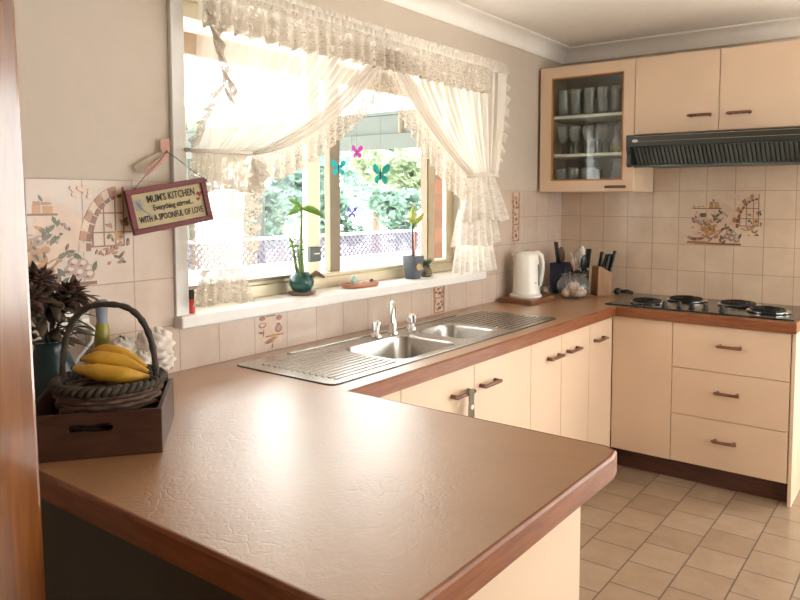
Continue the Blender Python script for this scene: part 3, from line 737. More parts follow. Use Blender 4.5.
# hanging butterflies
def butterfly(x, z, y, s, mat, label, rz, top, tilt=.3):
    b = thing('butterfly_suncatcher', label, 'suncatcher', (x, y, z), rz, group=None)
    for sg in (-1, 1):
        mb = MB(); up = [(0, 0), (.35, .75), (.8, 1.0), (1.05, .75), (.95, .3), (.35, 0)]; lw = [(0, 0), (.4, -.05), (.8, -.3), (.75, -.7), (.4, -.85), (.1, -.4)]
        for poly in (up, lw):
            A = [mb.bm.verts.new((sg*px*s*.8, -px*s*tilt, pz*s)) for px, pz in poly]; mb.face(A)
        mb.out('wing', mat, b, local=True, solid=.0012)
    MB().ell((0, 0, 0), (s*.08, s*.08, s*.55), seg=8).out('body', M['ink'], b, smooth=True, local=True)
    MB().tube([(0, 0, s*.5), (0, 0, top-z)], .0006, 4).out('thread', M['wire'], b, local=True)
Yb = .07
butterfly(-1.84, 1.62, Yb, .030, M['bf_magenta'], 'magenta butterfly suncatcher hanging highest in the window', -.5, 1.93)
butterfly(-1.952, 1.548, Yb, .036, M['bf_aqua'], 'aqua butterfly suncatcher hanging beside the bronze window stile', -.9, 1.93)
butterfly(-1.685, 1.53, Yb, .050, M['bf_teal'], 'large teal butterfly suncatcher hanging over the sill plants', -.45, 1.93)
butterfly(-1.858, 1.362, Yb+.012, .025, M['bf_blue'], 'small violet-blue butterfly suncatcher hanging lowest', -.8, 1.93)

# ------------------------------------------------------------------ sign
def text_mesh(body, size, loc, name, mat, parent, M4, sx=1.):
    cu = bpy.data.curves.new(name, 'FONT'); cu.body = body; cu.size = size; cu.align_x = 'CENTER'; cu.align_y = 'CENTER'; cu.extrude = .0006; cu.offset = .0003; cu.resolution_u = 2
    tmp = bpy.data.objects.new('tmp', cu); COL.objects.link(tmp)
    bpy.context.view_layer.update()
    me = bpy.data.meshes.new_from_object(tmp.evaluated_get(bpy.context.evaluated_depsgraph_get()))
    bpy.data.objects.remove(tmp); bpy.data.curves.remove(cu)
    me.transform(M4 @ Matrix.Translation(loc) @ Matrix.Diagonal((sx, 1, 1, 1))); me.materials.clear(); me.materials.append(mat); me.name = name
    o = bpy.data.objects.new(name, me); COL.objects.link(o); o.parent = parent; return o
SGC = (-2.846, -.079, 1.398); SGA = radians(10.8); SGZ = math.atan2(-.078, .233)
sg = thing('wall_plaque', "maroon-framed wooden plaque reading MUM'S KITCHEN hung crooked by the window", 'sign', SGC)
sg.rotation_euler = (0, -SGA, SGZ)
W2, H2 = .119, .0672
MB().box(-W2+.004, W2-.004, -.004, .008, -H2+.004, H2-.004).out('board', M['plaque'], sg, local=True)
mb = MB()
for a in ((-W2, W2, H2-.016, H2), (-W2, W2, -H2, -H2+.016), (-W2, -W2+.016, -H2+.016, H2-.016), (W2-.016, W2, -H2+.016, H2-.016)): mb.box(a[0], a[1], -.012, .01, a[2], a[3])
mb.out('frame', M['maroon'], sg, local=True, bevel=.002)
R4 = Matrix.Rotation(radians(90), 4, 'X')
def put(b, s, x, z, sx=1.): text_mesh(b, s, (x*.80, z, .0052), 'lettering', M['ink'], sg, R4, sx*.80)
put("MUM'S KITCHEN", .031, .012, .029, .78)
put('Everything stirred...', .0235, .014, .0015, .82)
put('WITH A SPOONFUL OF LOVE', .0275, .001, -.028, .66)
def heart(cx, cz, s):
    poly = []
    for i in range(24):
        a = 2*pi*i/24; poly.append((cx+s*.06*16*sin(a)**3, cz+s*.06*(13*cos(a)-5*cos(2*a)-2*cos(3*a)-cos(4*a))))
    return poly
mb = MB(); mb.prism(heart(.094, .02, .0095), -.0056, -.004, 'y'); mb.prism(heart(.087, .005, .006), -.0056, -.004, 'y'); mb.out('hearts', M['redheart'], sg, local=True)
mb = MB(); 
for k in range(5):
    a = pi*k/5+.2; mb.obox((-.088, -.0048, .018), (.036, .0016, .004), Matrix.Rotation(a, 3, 'Y'))
mb.obox((-.075, -.0048, .0), (.05, .0016, .004), Matrix.Rotation(radians(50), 3, 'Y')); mb.ell((-.06, -.0048, -.018), (.008, .0012, .006), seg=10)
mb.out('spoon_drawing', M['greyprint'], sg, local=True)
inv = sg.matrix_basis.inverted()
def LP(x, y, z): return tuple((Matrix.Translation(SGC) @ Matrix.Rotation(SGZ, 4, 'Z') @ Matrix.Rotation(-SGA, 4, 'Y')).inverted() @ Vector((x, y, z)))
MB().tube([LP(-2.943, -.052, 1.447), LP(-2.90, -.045, 1.49), LP(-2.85, -.036, 1.53), LP(-2.819, -.028, 1.564), LP(-2.80, -.05, 1.545), LP(-2.77, -.09, 1.505), LP(-2.747, -.123, 1.478)], .0014, 6).out('hanging_wire', M['wire'], sg, local=True)
for p in ((-2.943, -.055, 1.446), (-2.747, -.122, 1.477)): MB().ell(LP(*p), (.005, .004, .005), seg=8).out('wire_fixing', M['wire'], sg, local=True, smooth=True)
hk = thing('hook_ribbon', 'faded pink ribbon knotted on the nail above the plaque', 'ribbon', (-2.815, -.02, 1.56))
MB().tube([(-2.817, -.002, 1.566), (-2.817, -.03, 1.566)], .0025, 8).out('nail', M['wire'], hk)
mb = MB(); mb.grid([[(-2.835, -.024, 1.60), (-2.836, -.024, 1.57), (-2.83, -.026, 1.555)], [(-2.805, -.02, 1.605), (-2.806, -.03, 1.575), (-2.812, -.024, 1.557)]])
mb.grid([[(-2.815, -.026, 1.562), (-2.85, -.032, 1.54), (-2.88, -.028, 1.515), (-2.90, -.026, 1.50)], [(-2.81, -.028, 1.55), (-2.84, -.034, 1.525), (-2.87, -.03, 1.50), (-2.885, -.028, 1.488)]])
mb.out('ribbon_tail', M['ribbon'], hk, smooth=True, solid=.001)
mb = MB(); mb.grid([[(-2.83, -.02, 1.565), (-2.88, -.025, 1.545), (-2.925, -.02, 1.515)], [(-2.835, -.024, 1.548), (-2.875, -.018, 1.52), (-2.91, -.02, 1.497)]]); mb.out('gauze_bow', M['gauze'], hk, smooth=True, solid=.0008)

# ------------------------------------------------------------------ tile pictures
def ellp(cx, cy, rx, ry, rot=0, n=12):
    r_ = radians(rot); return [(cx+rx*cos(a)*cos(r_)-ry*sin(a)*sin(r_), cy+rx*cos(a)*sin(r_)+ry*sin(a)*cos(r_)) for a in [2*pi*i/n for i in range(n)]]
def rc4(x0, x1, y0, y1): return [(x0, y0), (x1, y0), (x1, y1), (x0, y1)]
def leafp(cx, cy, l, w, rot): 
    r_ = radians(rot); P = [(-l, 0), (-l*.3, w), (l*.4, w*.8), (l, 0), (l*.4, -w*.8), (-l*.3, -w)]
    return [(cx+a*cos(r_)-b*sin(r_), cy+a*sin(r_)+b*cos(r_)) for a, b in P]
MURM = ['mur_brown', 'mur_rust', 'mur_orange', 'mur_leaf', 'mur_rose', 'mur_pale', 'mur_tint', 'mur_pink']
def big_mural():
    S = []; A = lambda m, p: S.append((MURM.index(m), p))
    R = random.Random(3)
    A('mur_tint', ellp(.235, .16, .07, .075)); A('mur_tint', ellp(.15, .075, .09, .05)); A('mur_tint', ellp(.10, .03, .075, .025))
    A('mur_brown', rc4(.075, .152, .203, .209)); A('mur_brown', rc4(.155, .235, .203, .209))
    for x, y, r in ((.085, .222, .011), (.112, .224, .014), (.135, .226, .011)): A('mur_pale', ellp(x, y, r, r*1.1)); A('mur_rust', ellp(x, y-.008, r*.8, .003))
    A('mur_orange', rc4(.168, .19, .209, .232)); A('mur_rust', rc4(.17, .188, .232, .242)); A('mur_orange', rc4(.195, .222, .209, .229)); A('mur_pale', ellp(.203, .245, .017, .014)); A('mur_rust', ellp(.203, .236, .017, .004)); A('mur_leaf', leafp(.19, .25, .012, .004, 120))
    A('mur_leaf', leafp(.225, .19, .014, .006, -70)); A('mur_leaf', leafp(.235, .182, .012, .005, -110))
    A('mur_orange', rc4(.09, .155, .155, .18)); A('mur_pale', ellp(.11, .17, .02, .012)); A('mur_leaf', ellp(.135, .168, .02, .012))
    for x, y in ((.09, .135), (.115, .13), (.14, .133), (.165, .13), (.183, .137), (.127, .122), (.155, .118)): A('mur_rose', ellp(x, y, .016, .014)); A('mur_brown', ellp(x-.003, y-.003, .005, .004)); A('mur_pale', ellp(x+.005, y+.004, .006, .005))
    for x, y, a in ((.19, .165, 140), (.215, .168, 40), (.205, .145, 30), (.22, .135, 60), (.198, .15, 100)): A('mur_leaf', leafp(x, y, .017, .0065, a))
    for x, y, r in ((.14, .09, .02), (.17, .092, .018), (.19, .085, .016), (.155, .078, .016)): A('mur_orange', ellp(x, y, r, r*.75)); A('mur_rust', ellp(x+.004, y-.005, r*.6, r*.35))
    for x, y, r in ((.16, .055, .02), (.185, .06, .016), (.165, .03, .018), (.21, .05, .014), (.175, .105, .015), (.16, .12, .014), (.20, .11, .012)): A('mur_orange', ellp(x, y, r, r*.85)); A('mur_rust', ellp(x-.004, y-.005, r*.6, r*.4)); A('mur_brown', ellp(x-.006, y-.009, r*.35, r*.2))
    A('mur_rust', leafp(.105, .045, .06, .022, 5)); A('mur_pale', ellp(.108, .055, .045, .013, 5)); A('mur_brown', leafp(.105, .033, .05, .006, 3))
    A('mur_rust', leafp(.20, .06, .065, .012, 33)); A('mur_pale', leafp(.195, .058, .055, .006, 33)); A('mur_pale', ellp(.15, .025, .022, .012, 30))
    for x, y in ((.265, .05), (.29, .04), (.315, .05), (.30, .065), (.275, .07), (.318, .033)): A('mur_rose', ellp(x, y, .017, .015)); A('mur_pale', ellp(x+.002, y+.004, .009, .007)); A('mur_brown', ellp(x-.005, y-.005, .005, .003))
    for x, y, a in ((.245, .092, 30), (.265, .1, 10), (.24, .045, 130), (.232, .03, 90), (.25, .02, 40), (.285, .088, -30), (.335, .055, 70)): A('mur_leaf', leafp(x, y, .017, .007, a))
    A('mur_brown', rc4(.09, .34, .004, .014)); A('mur_rust', rc4(.05, .16, .006, .02))
    cx, cy, rx, ry = .425, .10, .135, .19
    A('mur_pale', [(cx-rx*.72, .115)]+[(cx-rx*.72*cos(radians(a)), cy+ry*.86*sin(radians(a))) for a in range(6, 91, 12)]+[(cx, .115)])
    for k in range(9):
        a0, a1 = radians(k*10), radians(k*10+8.2)
        A('mur_rust' if k % 2 else 'mur_tint', [(cx-rx*cos(a0), cy+ry*sin(a0)), (cx-rx*cos(a1), cy+ry*sin(a1)), (cx-rx*.85*cos(a1), cy+ry*.89*sin(a1)), (cx-rx*.85*cos(a0), cy+ry*.86*sin(a0))])
        A('mur_brown', [(cx-rx*.85*cos(a0), cy+ry*.86*sin(a0)), (cx-rx*.85*cos(a1), cy+ry*.86*sin(a1)), (cx-rx*.74*cos(a1), cy+ry*.81*sin(a1)), (cx-rx*.74*cos(a0), cy+ry*.81*sin(a0))])
    for x, h in ((.332, .17), (.365, .225), (.40, .25), (.426, .285)): A('mur_brown', rc4(x-.002, x+.002, .112, h))
    for y, x0 in ((.112, .325), (.152, .326), (.208, .342)): A('mur_brown', rc4(x0, .428, y-.002, y+.002))
    A('mur_orange', [(.395, .155), (.425, .155), (.42, .128), (.40, .128)])
    for i in range(26):
        x = R.uniform(.375, .44); y = R.uniform(.06, .19); A('mur_leaf' if R.random() < .6 else 'mur_rust', leafp(x, y, R.uniform(.006, .011), .0045, R.uniform(0, 180)))
    for i in range(46): A(R.choice(['mur_leaf', 'mur_rust', 'mur_orange', 'mur_brown', 'mur_rose']), leafp(R.uniform(.075, .27), R.uniform(.02, .19), R.uniform(.005, .011), .004, R.uniform(0, 180)))
    for i in range(10): A('mur_tint', ellp(R.uniform(.27, .33), R.uniform(.25, .29), .008, .006))
    for i in range(14): A('mur_rust', leafp(R.uniform(.34, .41), R.uniform(.085, .11), .008, .003, R.uniform(0, 180)))
    return S
def small_mural(seed, w, h, shelves):
    R = random.Random(seed); S = []; A = lambda m, p: S.append((MURM.index(m), p))
    if shelves == 1:
        A('mur_tint', rc4(w*.2, w*.85, h*.15, h*.88)); A('mur_pale', rc4(w*.4, w*.62, h*.42, h*.86))
        A('mur_pink', rc4(w*.32, w*.9, h*.36, h*.40)); A('mur_brown', rc4(w*.36, w*.64, h*.88, h*.91))
        A('mur_pink', ellp(w*.24, h*.86, w*.1, h*.06)); A('mur_pink', ellp(w*.24, h*.68, w*.12, h*.07)); A('mur_pale', ellp(w*.24, h*.69, w*.08, h*.04)); A('mur_brown', leafp(w*.2, h*.5, w*.03, h*.1, 80)); A('mur_brown', leafp(w*.27, h*.48, h*.12, w*.02, 85))
        A('mur_pink', ellp(w*.76, h*.82, w*.1, h*.07)); A('mur_pink', ellp(w*.74, h*.54, w*.12, h*.11)); A('mur_rose', ellp(w*.74, h*.55, w*.07, h*.06)); A('mur_brown', rc4(w*.68, w*.8, h*.64, h*.68))
        A('mur_orange', ellp(w*.56, h*.38, w*.1, h*.05)); A('mur_pink', leafp(w*.5, h*.28, w*.24, h*.04, 12)); A('mur_brown', leafp(w*.46, h*.22, w*.18, h*.02, 8)); A('mur_brown', leafp(w*.54, h*.12, h*.09, w*.02, 80))
    else:
        for k in range(shelves):
            b = h*(k+.06)/shelves; hh = h/shelves*1.12
            A('mur_brown', rc4(w*.28, w*.86, b, b+.004)); A('mur_brown', rc4(w*.8, w*.85, b, b+hh*.86)); A('mur_rust', rc4(w*.25, w*.33, b, b+hh*.86)); A('mur_tint', rc4(w*.36, w*.78, b+.006, b+hh*.84))
            A('mur_pale', rc4(w*.4, w*.75, b+hh*.2, b+hh*.65))
            for i in range(12): A(R.choice(['mur_pink', 'mur_rust', 'mur_brown', 'mur_leaf']), leafp(R.uniform(.2, .85)*w, b+R.uniform(.02, .8)*hh, R.uniform(.006, .013), R.uniform(.003, .006), R.uniform(0, 180)))
            A('mur_brown', ellp(w*.58, b+hh*.3, w*.1, hh*.1)); A('mur_pink', ellp(w*.5, b+hh*.55, w*.09, hh*.08))
    return S
def mural(S, org, eu, nrm, label):
    mb = MB(); org, eu, nrm = Vector(org), Vector(eu), Vector(nrm); ez = Vector((0,0,1))
    for i, (mi, poly) in enumerate(S):
        h = .0003+i*.000012
        vs = [mb.bm.verts.new(org+eu*a+ez*b+nrm*h) for a, b in poly]; mb.face(vs, mi)
        lo = [mb.bm.verts.new(org+eu*a+ez*b) for a, b in poly]; n = len(poly)
        for k in range(n): mb.face([lo[k], lo[(k+1) % n], vs[(k+1) % n], vs[k]], mi)
    o = mb.out('tile_picture', [M[k] for k in MURM]); tag(o, label, 'tile picture')
BM = big_mural()
mural(BM, (-3.379, -t, 1.169), (1,0,0), (0,-1,0), 'painted still-life and arched window on tiles beside the wooden plaque')
mural(BM, (-t, -.7454, 1.169), (0,-1,0), (-1,0,0), 'painted still-life and arched window on tiles above the cooktop')
mural(small_mural(1, .15, .143, 1), (-2.468, -t, .867), (1,0,0), (0,-1,0), 'pink jar picture tile under the left of the window sill')
mural(small_mural(5, .15, .143, 2), (-1.42, -t, .867), (1,0,0), (0,-1,0), 'brown dresser picture tile under the right of the window sill')
mural(small_mural(9, .13, .28, 3), (-.66, -t, 1.18), (1,0,0), (0,-1,0), 'tall narrow reddish shelf picture on tiles above the kettle')

# ------------------------------------------------------------------ sill items
SZ = OZ0
p = thing('plant_pot', 'round dark green glazed pot with a bamboo cane on the sill', 'pot', (-2.19, .045, SZ))
c = (-2.19, .045, SZ+.012)
MB().lathe([(.02, 0), (.036, .005), (.047, .025), (.049, .04), (.042, .06), (.03, .072), (.027, .076), (.022, .076), (.02, .066), (0, .064)], c).out('body', M['potgreen'], p, smooth=True)
sc = MB().lathe([(.035, 0), (.045, .002), (.056, .01), (.054, .0112), (.044, .006), (0, .006)], (-2.19, .045, SZ)).out('saucer', M['saucer'], p, smooth=True)
bp = thing('lucky_bamboo', 'lucky bamboo with green leaf tufts growing in the round green pot', 'plant', (-2.19, .045, SZ+.076))
MB().tube([(-2.187, .045, SZ+.075), (-2.19, .046, SZ+.16), (-2.188, .047, SZ+.26), (-2.182, .05, SZ+.34)], [.0085, .007, .006, .005], 10).out('cane', M['stem'], bp, smooth=True)
MB().tube([(-2.205, .05, SZ+.073), (-2.216, .055, SZ+.14), (-2.222, .058, SZ+.195)], [.007, .0065, .005], 10).out('cane', M['stem'], bp, smooth=True)
MB().tube([(-2.2, .04, SZ+.073), (-2.206, .04, SZ+.13), (-2.21, .042, SZ+.175)], [.006, .006, .005], 10).out('cane', M['stem'], bp, smooth=True)
mb = MB()
for b, d, l, wd, dr in (((-2.182, .05, SZ+.335), (.5, -.5, .1), .09, .032, .5), ((-2.182, .05, SZ+.335), (-.75, .1, .05), .07, .028, .5), ((-2.182, .05, SZ+.34), (-.6, .3, .6), .07, .02, .2), ((-2.222, .058, SZ+.19), (-.5, -.2, .8), .06, .014, .2), ((-2.222, .058, SZ+.18), (.5, -.3, .7), .045, .013, .4), ((-2.21, .042, SZ+.17), (.3, -.6, .6), .04, .013, .5), ((-2.222, .058, SZ+.19), (-.9, 0, .2), .035, .012, .5), ((-2.215, .05, SZ+.12), (-.4, -.5, .4), .03, .01, .5)):
    mb.leaf(b, d, l, wd, dr, side='wide')
mb.out('leaves', M['leaf'], bp, smooth='all', solid=.0008)
o = MB().tube([(-2.165, .02, SZ+.07), (-2.145, .012, SZ+.082), (-2.125, .01, SZ+.074), (-2.10, .012, SZ+.062)], [.01, .012, .009, .004], 8).out('driftwood', M['driftwood'], bp, smooth=True)

t_ = thing('shell_dish', 'long terracotta dish of shells on the sill', 'dish', (-1.86, .03, SZ))
mb = MB(); R_ = []
for i, (dx, dz) in enumerate(((0, 0), (.004, .004), (.006, .02), (.003, .02), (-.004, .006))):
    R_.append([(-1.86+x, .035+y, SZ+dz) for x, y in rrect(-.088-dx, .088+dx, -.035-dx, .035+dx, .03)])
V = [[mb.bm.verts.new(q) for q in rr] for rr in R_]
for A, B in zip(V, V[1:]):
    for k in range(len(A)): mb.face([A[k], A[(k+1) % len(A)], B[(k+1) % len(A)], B[k]])
mb.face(V[0][::-1]); mb.face(V[-1]); mb.out('dish', M['traypink'], t_, smooth=True)
for x, y, rr, mt, lb in ((-1.905, .03, (.017, .014, .022), 'shellblue', 'pale green upright shell at the left end of the dish'), (-1.875, .025, (.014, .012, .009), 'shell', 'small pinkish shell beside the pale green one'), (-1.845, .03, (.018, .014, .011), 'shell', 'largest pink shell in the middle of the dish'), (-1.815, .035, (.013, .011, .009), 'shell', 'small pink shell right of the dish middle'), (-1.792, .03, (.011, .01, .011), 'shelldark', 'dark purple shell at the right end of the dish')):
    mb = MB(); zc = SZ+.006+rr[2]; mb.ell((x, y, zc), rr, seg=14)
    for v_ in mb.bm.verts:
        a = math.atan2(v_.co.z-zc, v_.co.x-x); k = 1+.08*sin(9*a); v_.co.x = x+(v_.co.x-x)*k; v_.co.z = max(SZ+.0065, zc+(v_.co.z-zc)*k)
    o = mb.out('shell', M[mt], smooth='all'); tag(o, lb, 'shell')
p = thing('plant_pot', 'slate grey square-shouldered pot with a tan round sticker on the sill', 'pot', (-1.478, .045, SZ))
mb = MB(); rings = []
for hw, z in ((.03, 0), (.0305, .004), (.044, .1), (.044, .108), (.04, .108), (.038, .095)):
    rings.append([mb.bm.verts.new((-1.478+x, .045+y, SZ+z)) for x, y in rrect(-hw, hw, -hw, hw, hw*.55)])
for A, B in zip(rings, rings[1:]):
    for k in range(len(A)): mb.face([A[k], A[(k+1) % len(A)], B[(k+1) % len(A)], B[k]])
mb.face(rings[0][::-1]); mb.face(rings[-1]); mb.out('body', M['potgrey'], p, smooth=True)
mb = MB(); n_ = 20
cen = Vector((-1.492, -.0005, SZ+.058)); nv = Vector((-.1, -1, .12)).normalized(); su = nv.cross(Vector((0,0,1))).normalized(); sv = su.cross(nv)
A = [mb.bm.verts.new(cen+nv*.005+(su*cos(2*pi*k/n_)+sv*sin(2*pi*k/n_))*.016) for k in range(n_)]; B = [mb.bm.verts.new(v_.co-nv*.006) for v_ in A]; mb.face(A); mb.face(B[::-1])
for k in range(n_): mb.face([A[k], A[(k+1) % n_], B[(k+1) % n_], B[k]])
mb.out('sticker', M['sticker'], p)
pl = thing('orchid', 'slender dark-stemmed plant with yellow-green leaves in the slate pot', 'plant', (-1.478, .045, SZ+.095))
MB().tube([(-1.478, .045, SZ+.095), (-1.480, .046, SZ+.2), (-1.478, .046, SZ+.27)], [.006, .005, .004], 8).out('stem', M['darkstem'], pl, smooth=True)
MB().tube([(-1.46, .05, SZ+.095), (-1.452, .052, SZ+.18), (-1.448, .052, SZ+.215)], [.004, .006, .009], 8).out('stake', M['pinkbud'], pl, smooth=True)
mb = MB()
for b, d, l, wd, dr in (((-1.478, .046, SZ+.25), (-.28, -.2, 1), .11, .022, .1), ((-1.478, .046, SZ+.24), (.5, -.4, .9), .10, .02, .1), ((-1.478, .046, SZ+.26), (-.9, -.2, .7), .11, .018, .5), ((-1.478, .046, SZ+.25), (.1, .1, 1), .075, .016, 0), ((-1.478, .046, SZ+.25), (.85, .2, .5), .08, .016, .6)):
    mb.leaf(b, d, l, wd*1.2, dr, side='wide')
mb.out('leaves', M['leafyellow'], pl, smooth='all', solid=.001)
p = thing('pottery_jug', 'small olive-brown pottery jug beside the slate pot', 'jug', (-1.375, .045, SZ))
MB().lathe([(.018, 0), (.026, .004), (.029, .02), (.025, .038), (.018, .046), (.021, .056), (.018, .056), (.015, .046), (0, .044)], (-1.375, .045, SZ)).out('body', M['jug'], p, smooth=True)
MB().tube([(-1.397, .03, SZ+.05), (-1.413, .022, SZ+.045), (-1.415, .02, SZ+.03), (-1.402, .028, SZ+.018)], .0035, 8).out('jug_handle', M['jug'], p, smooth=True)
c_ = thing('succulent', 'tiny green succulent growing in the pottery jug', 'plant', (-1.375, .045, SZ+.045))
mb = MB()
for i in range(16):
    a = i*2.4; e = .3+.05*i; mb.leaf((-1.375, .045, SZ+.045), (cos(a), sin(a), e+.6), .045+.001*i, .011, .05)
mb.out('leaves', M['cactus'], c_, smooth='all', solid=.002)
bt = thing('red_bottle', 'small red bottle with a dark cap at the left end of the sill', 'bottle', (-2.722, .0, SZ))
MB().lathe([(.011, 0), (.012, .003), (.012, .042), (.009, .046)], (-2.722, .0, SZ)).out('body', M['red'], bt, smooth=True)
MB().lathe([(.0105, .046), (.0105, .075), (.009, .078)], (-2.722, .0, SZ)).out('cap', M['ink'], bt, smooth=True)

# ------------------------------------------------------------------ left corner: box, basket, bananas, flowers
rz = math.atan2(-.63, .777)
cb = Vector((-3.24, -.622)); e1 = Vector((-.777, .63)); e2 = Vector((.63, .777)); BL, BS = .285, .275
bc = cb+e1*BL/2+e2*BS/2
bx = thing('wooden_box', 'dark timber crate with a slot handle holding the basket on the worktop', 'box', (bc.x, bc.y, TOP), rz)
hx, hy = BL/2, BS/2; bt_ = .011; bh = .098
def slot_panel(y, name='side_panel'):
    sl_ = [(-.04, .058), (.04, .058), (.045, .066), (.04, .074), (-.04, .074), (-.045, .066)]
    loops = [[(-hx, 0), (hx, 0), (hx, bh), (-hx, bh)], sl_[::-1]]
    mb = MB(); mb.slab(loops, 0, bt_)
    for v_ in mb.bm.verts: v_.co = Vector((v_.co.x, y+v_.co.z, v_.co.y))
    return mb.out(name, M['boxwood'], bx, local=True, bevel=.0015)
slot_panel(-hy); slot_panel(hy-bt_)
for x in (-hx, hx-bt_): MB().box(x, x+bt_, -hy+bt_, hy-bt_, 0, bh).out('side_panel', M['boxwood'], bx, local=True, bevel=.0015)
for x in (-hx+bt_, hx-bt_-.014):
    MB().box(x, x+.014, hy-bt_-.014, hy-bt_, .009, bh+.02).out('corner_post', M['boxwood'], bx, local=True, bevel=.001)
MB().box(-hx+bt_, hx-bt_, -hy+bt_, hy-bt_, 0, .008).out('box_floor', M['boxwood'], bx, local=True)
kc = (bc.x+.012, bc.y-.012, TOP+.0085)
bk = thing('basket', 'dark round wicker basket with tall arched handle inside the timber crate', 'basket', kc)
def brad(z): return .082+.030*(z/.13)**.8
mb = MB(); nst = 24
for k in range(10):
    z = .008+k*.0118; pts = []
    for i in range(96):
        a = 2*pi*i/96; rr = brad(z)+.0035*cos(nst/2*a+pi*(k % 2)); pts.append((kc[0]+rr*cos(a), kc[1]+rr*sin(a), kc[2]+z))
    mb.tube(pts, .0064, 6, closed=True)
mb.out('woven_wall', M['wicker'], bk, smooth='all')
mb = MB(); 
for i in range(nst):
    a = 2*pi*(i+.5)/nst; mb.tube([(kc[0]+brad(z)*cos(a), kc[1]+brad(z)*sin(a), kc[2]+z) for z in (.002, .04, .08, .125)], .004, 5)
mb.out('stakes', M['wicker'], bk, smooth='all')
for ph in (0, pi):
    mb = MB(); pts = []
    for i in range(160):
        a = 2*pi*i/160; q = 22*a+ph; rr = .112+.0065*cos(q); pts.append((kc[0]+rr*cos(a), kc[1]+rr*sin(a), kc[2]+.128+.0065*sin(q)))
    mb.tube(pts, .007, 6, closed=True); mb.out('braided_rim', M['wickergrey'], bk, smooth='all')
MB().lathe([(0, 0), (.08, 0), (.084, .004), (.096, .06), (.092, .06), (.08, .06), (0, .06)], kc, n=32).out('liner', M['wicker'], bk, smooth=True)
hd = Vector((.58, -.81, 0)).normalized(); mb = MB(); pts = []
for i in range(41):
    a = pi*i/40; pts.append(Vector(kc)+Vector((0, 0, .115))-hd*.108*(abs(cos(a))**.75)*(1 if cos(a) > 0 else -1)+Vector((0, 0, .188*sin(a)**.8 if 0 < i < 40 else 0)))
mb.tube(pts, [.0072+.001*sin(i*2.2) for i in range(41)], 8); mb.out('arched_handle', M['wickergrey'], bk, smooth='all')
def banana(p0, p1, p2, r, label, mat='banana'):
    b = thing('banana', label, 'banana', tuple(p1))
    n = 22; pts, rs = [], []
    for i in range(n+1):
        q = i/n; a, c, e = Vector(p0), Vector(p1), Vector(p2)
        pts.append(a*(1-q)**2+c*2*q*(1-q)+e*q*q)
        rs.append(r*min(1, .32+2.6*q, .25+2.0*(1-q)) if q < .9 else r*(.42-1.2*(q-.9)))
    MB().tube(pts, rs, 9).out('skin', M[mat], b, smooth='all')
    MB().tube([pts[-1]-(pts[-1]-pts[-2])*.5, pts[-1]+(pts[-1]-pts[-2])*1.3], [r*.33, r*.3], 7).out('stalk', M['bananatip'], b, smooth=True)
    MB().tube([pts[0]+(pts[0]-pts[1])*.6, pts[0]+(pts[1]-pts[0])*.4], [r*.2, r*.36], 7).out('tip', M['bananatip'], b, smooth=True)
zb = kc[2]
_ban = banana
def banana(p0, p1, p2, r, label, mat='banana'):
    c_ = Vector((-3.262, -.44, zb+.14))
    q = [tuple((Vector(p)-c_)*.88+Vector((kc[0]+.004, kc[1]-.004, zb+.139))) for p in (p0, p1, p2)]
    _ban(q[0], q[1], q[2], r*.9, label, mat)
banana((-3.322, -.365, zb+.158), (-3.275, -.50, zb+.150), (-3.20, -.51, zb+.132), .0215, 'front banana with a full yellow side lying lowest of the visible three')
banana((-3.298, -.36, zb+.176), (-3.255, -.43, zb+.192), (-3.19, -.495, zb+.140), .020, 'middle banana arching above the front one')
banana((-3.258, -.34, zb+.188), (-3.228, -.40, zb+.208), (-3.182, -.475, zb+.148), .0175, 'rear banana, shortest and highest of the bunch')
banana((-3.32, -.42, zb+.098), (-3.27, -.53, zb+.082), (-3.20, -.52, zb+.100), .021, 'olive-yellow banana half hidden under the front banana', 'bananagreen')
# vase of dried flowers
vx, vy = -3.225, -.11
vs = thing('vase', 'dark teal vase behind the basket against the tiles', 'vase', (vx, vy, TOP))
MB().lathe([(.04, 0), (.052, .01), (.062, .06), (.06, .11), (.045, .15), (.036, .17), (.04, .185), (.034, .185), (.03, .16), (0, .15)], (vx, vy, TOP)).out('body', M['teal'], vs, smooth=True)
df = thing('dried_flowers', 'bouquet of dried maroon flowers and olive leaves in the teal vase', 'flowers', (vx, vy, TOP+.16))
heads = [(-3.262, -.13, 1.205, .058), (-3.185, -.145, 1.165, .055), (-3.30, -.17, 1.17, .05), (-3.215, -.10, 1.13, .045), (-3.335, -.12, 1.215, .05)]
for hx_, hy_, hz_, s in heads:
    mb = MB(); rnd = random.Random(int(hx_*1000)); dirb = Vector((hx_-vx, hy_-vy-.15, .35)).normalized()
    for i in range(120):
        d = Vector((rnd.gauss(0, 1), rnd.gauss(0, 1), rnd.gauss(0, 1))).normalized()
        d = (d+dirb*.55).normalized(); c0 = Vector((hx_, hy_, hz_))
        mb.leaf(c0+d*.006, d, s*rnd.uniform(.6, .95), .019, rnd.uniform(-.1, .4))
    mb.out('flower_head', M['dryflower'], df, smooth='all', solid=.001)
    MB().tube([(vx, vy, TOP+.165), ((vx+hx_)/2, (vy+hy_)/2, (TOP+.17+hz_)/2+.01), (hx_, hy_, hz_)], .003, 6).out('stem', M['darkstem'], df, smooth=True)
mb = MB(); rnd = random.Random(11)
for i in range(75):
    a = rnd.uniform(0, 2*pi); rr = rnd.uniform(.01, .07); b = (vx+rr*cos(a)-.02, vy+rr*sin(a)*.6-.03, rnd.uniform(1.05, 1.17))
    d = Vector((cos(a)*.8, sin(a)*.6-.4, rnd.uniform(-.4, .8))); mb.leaf(b, d, rnd.uniform(.05, .085), rnd.uniform(.018, .03), rnd.uniform(.1, .6))
for v_ in mb.bm.verts: v_.co.y = min(v_.co.y, -.009)
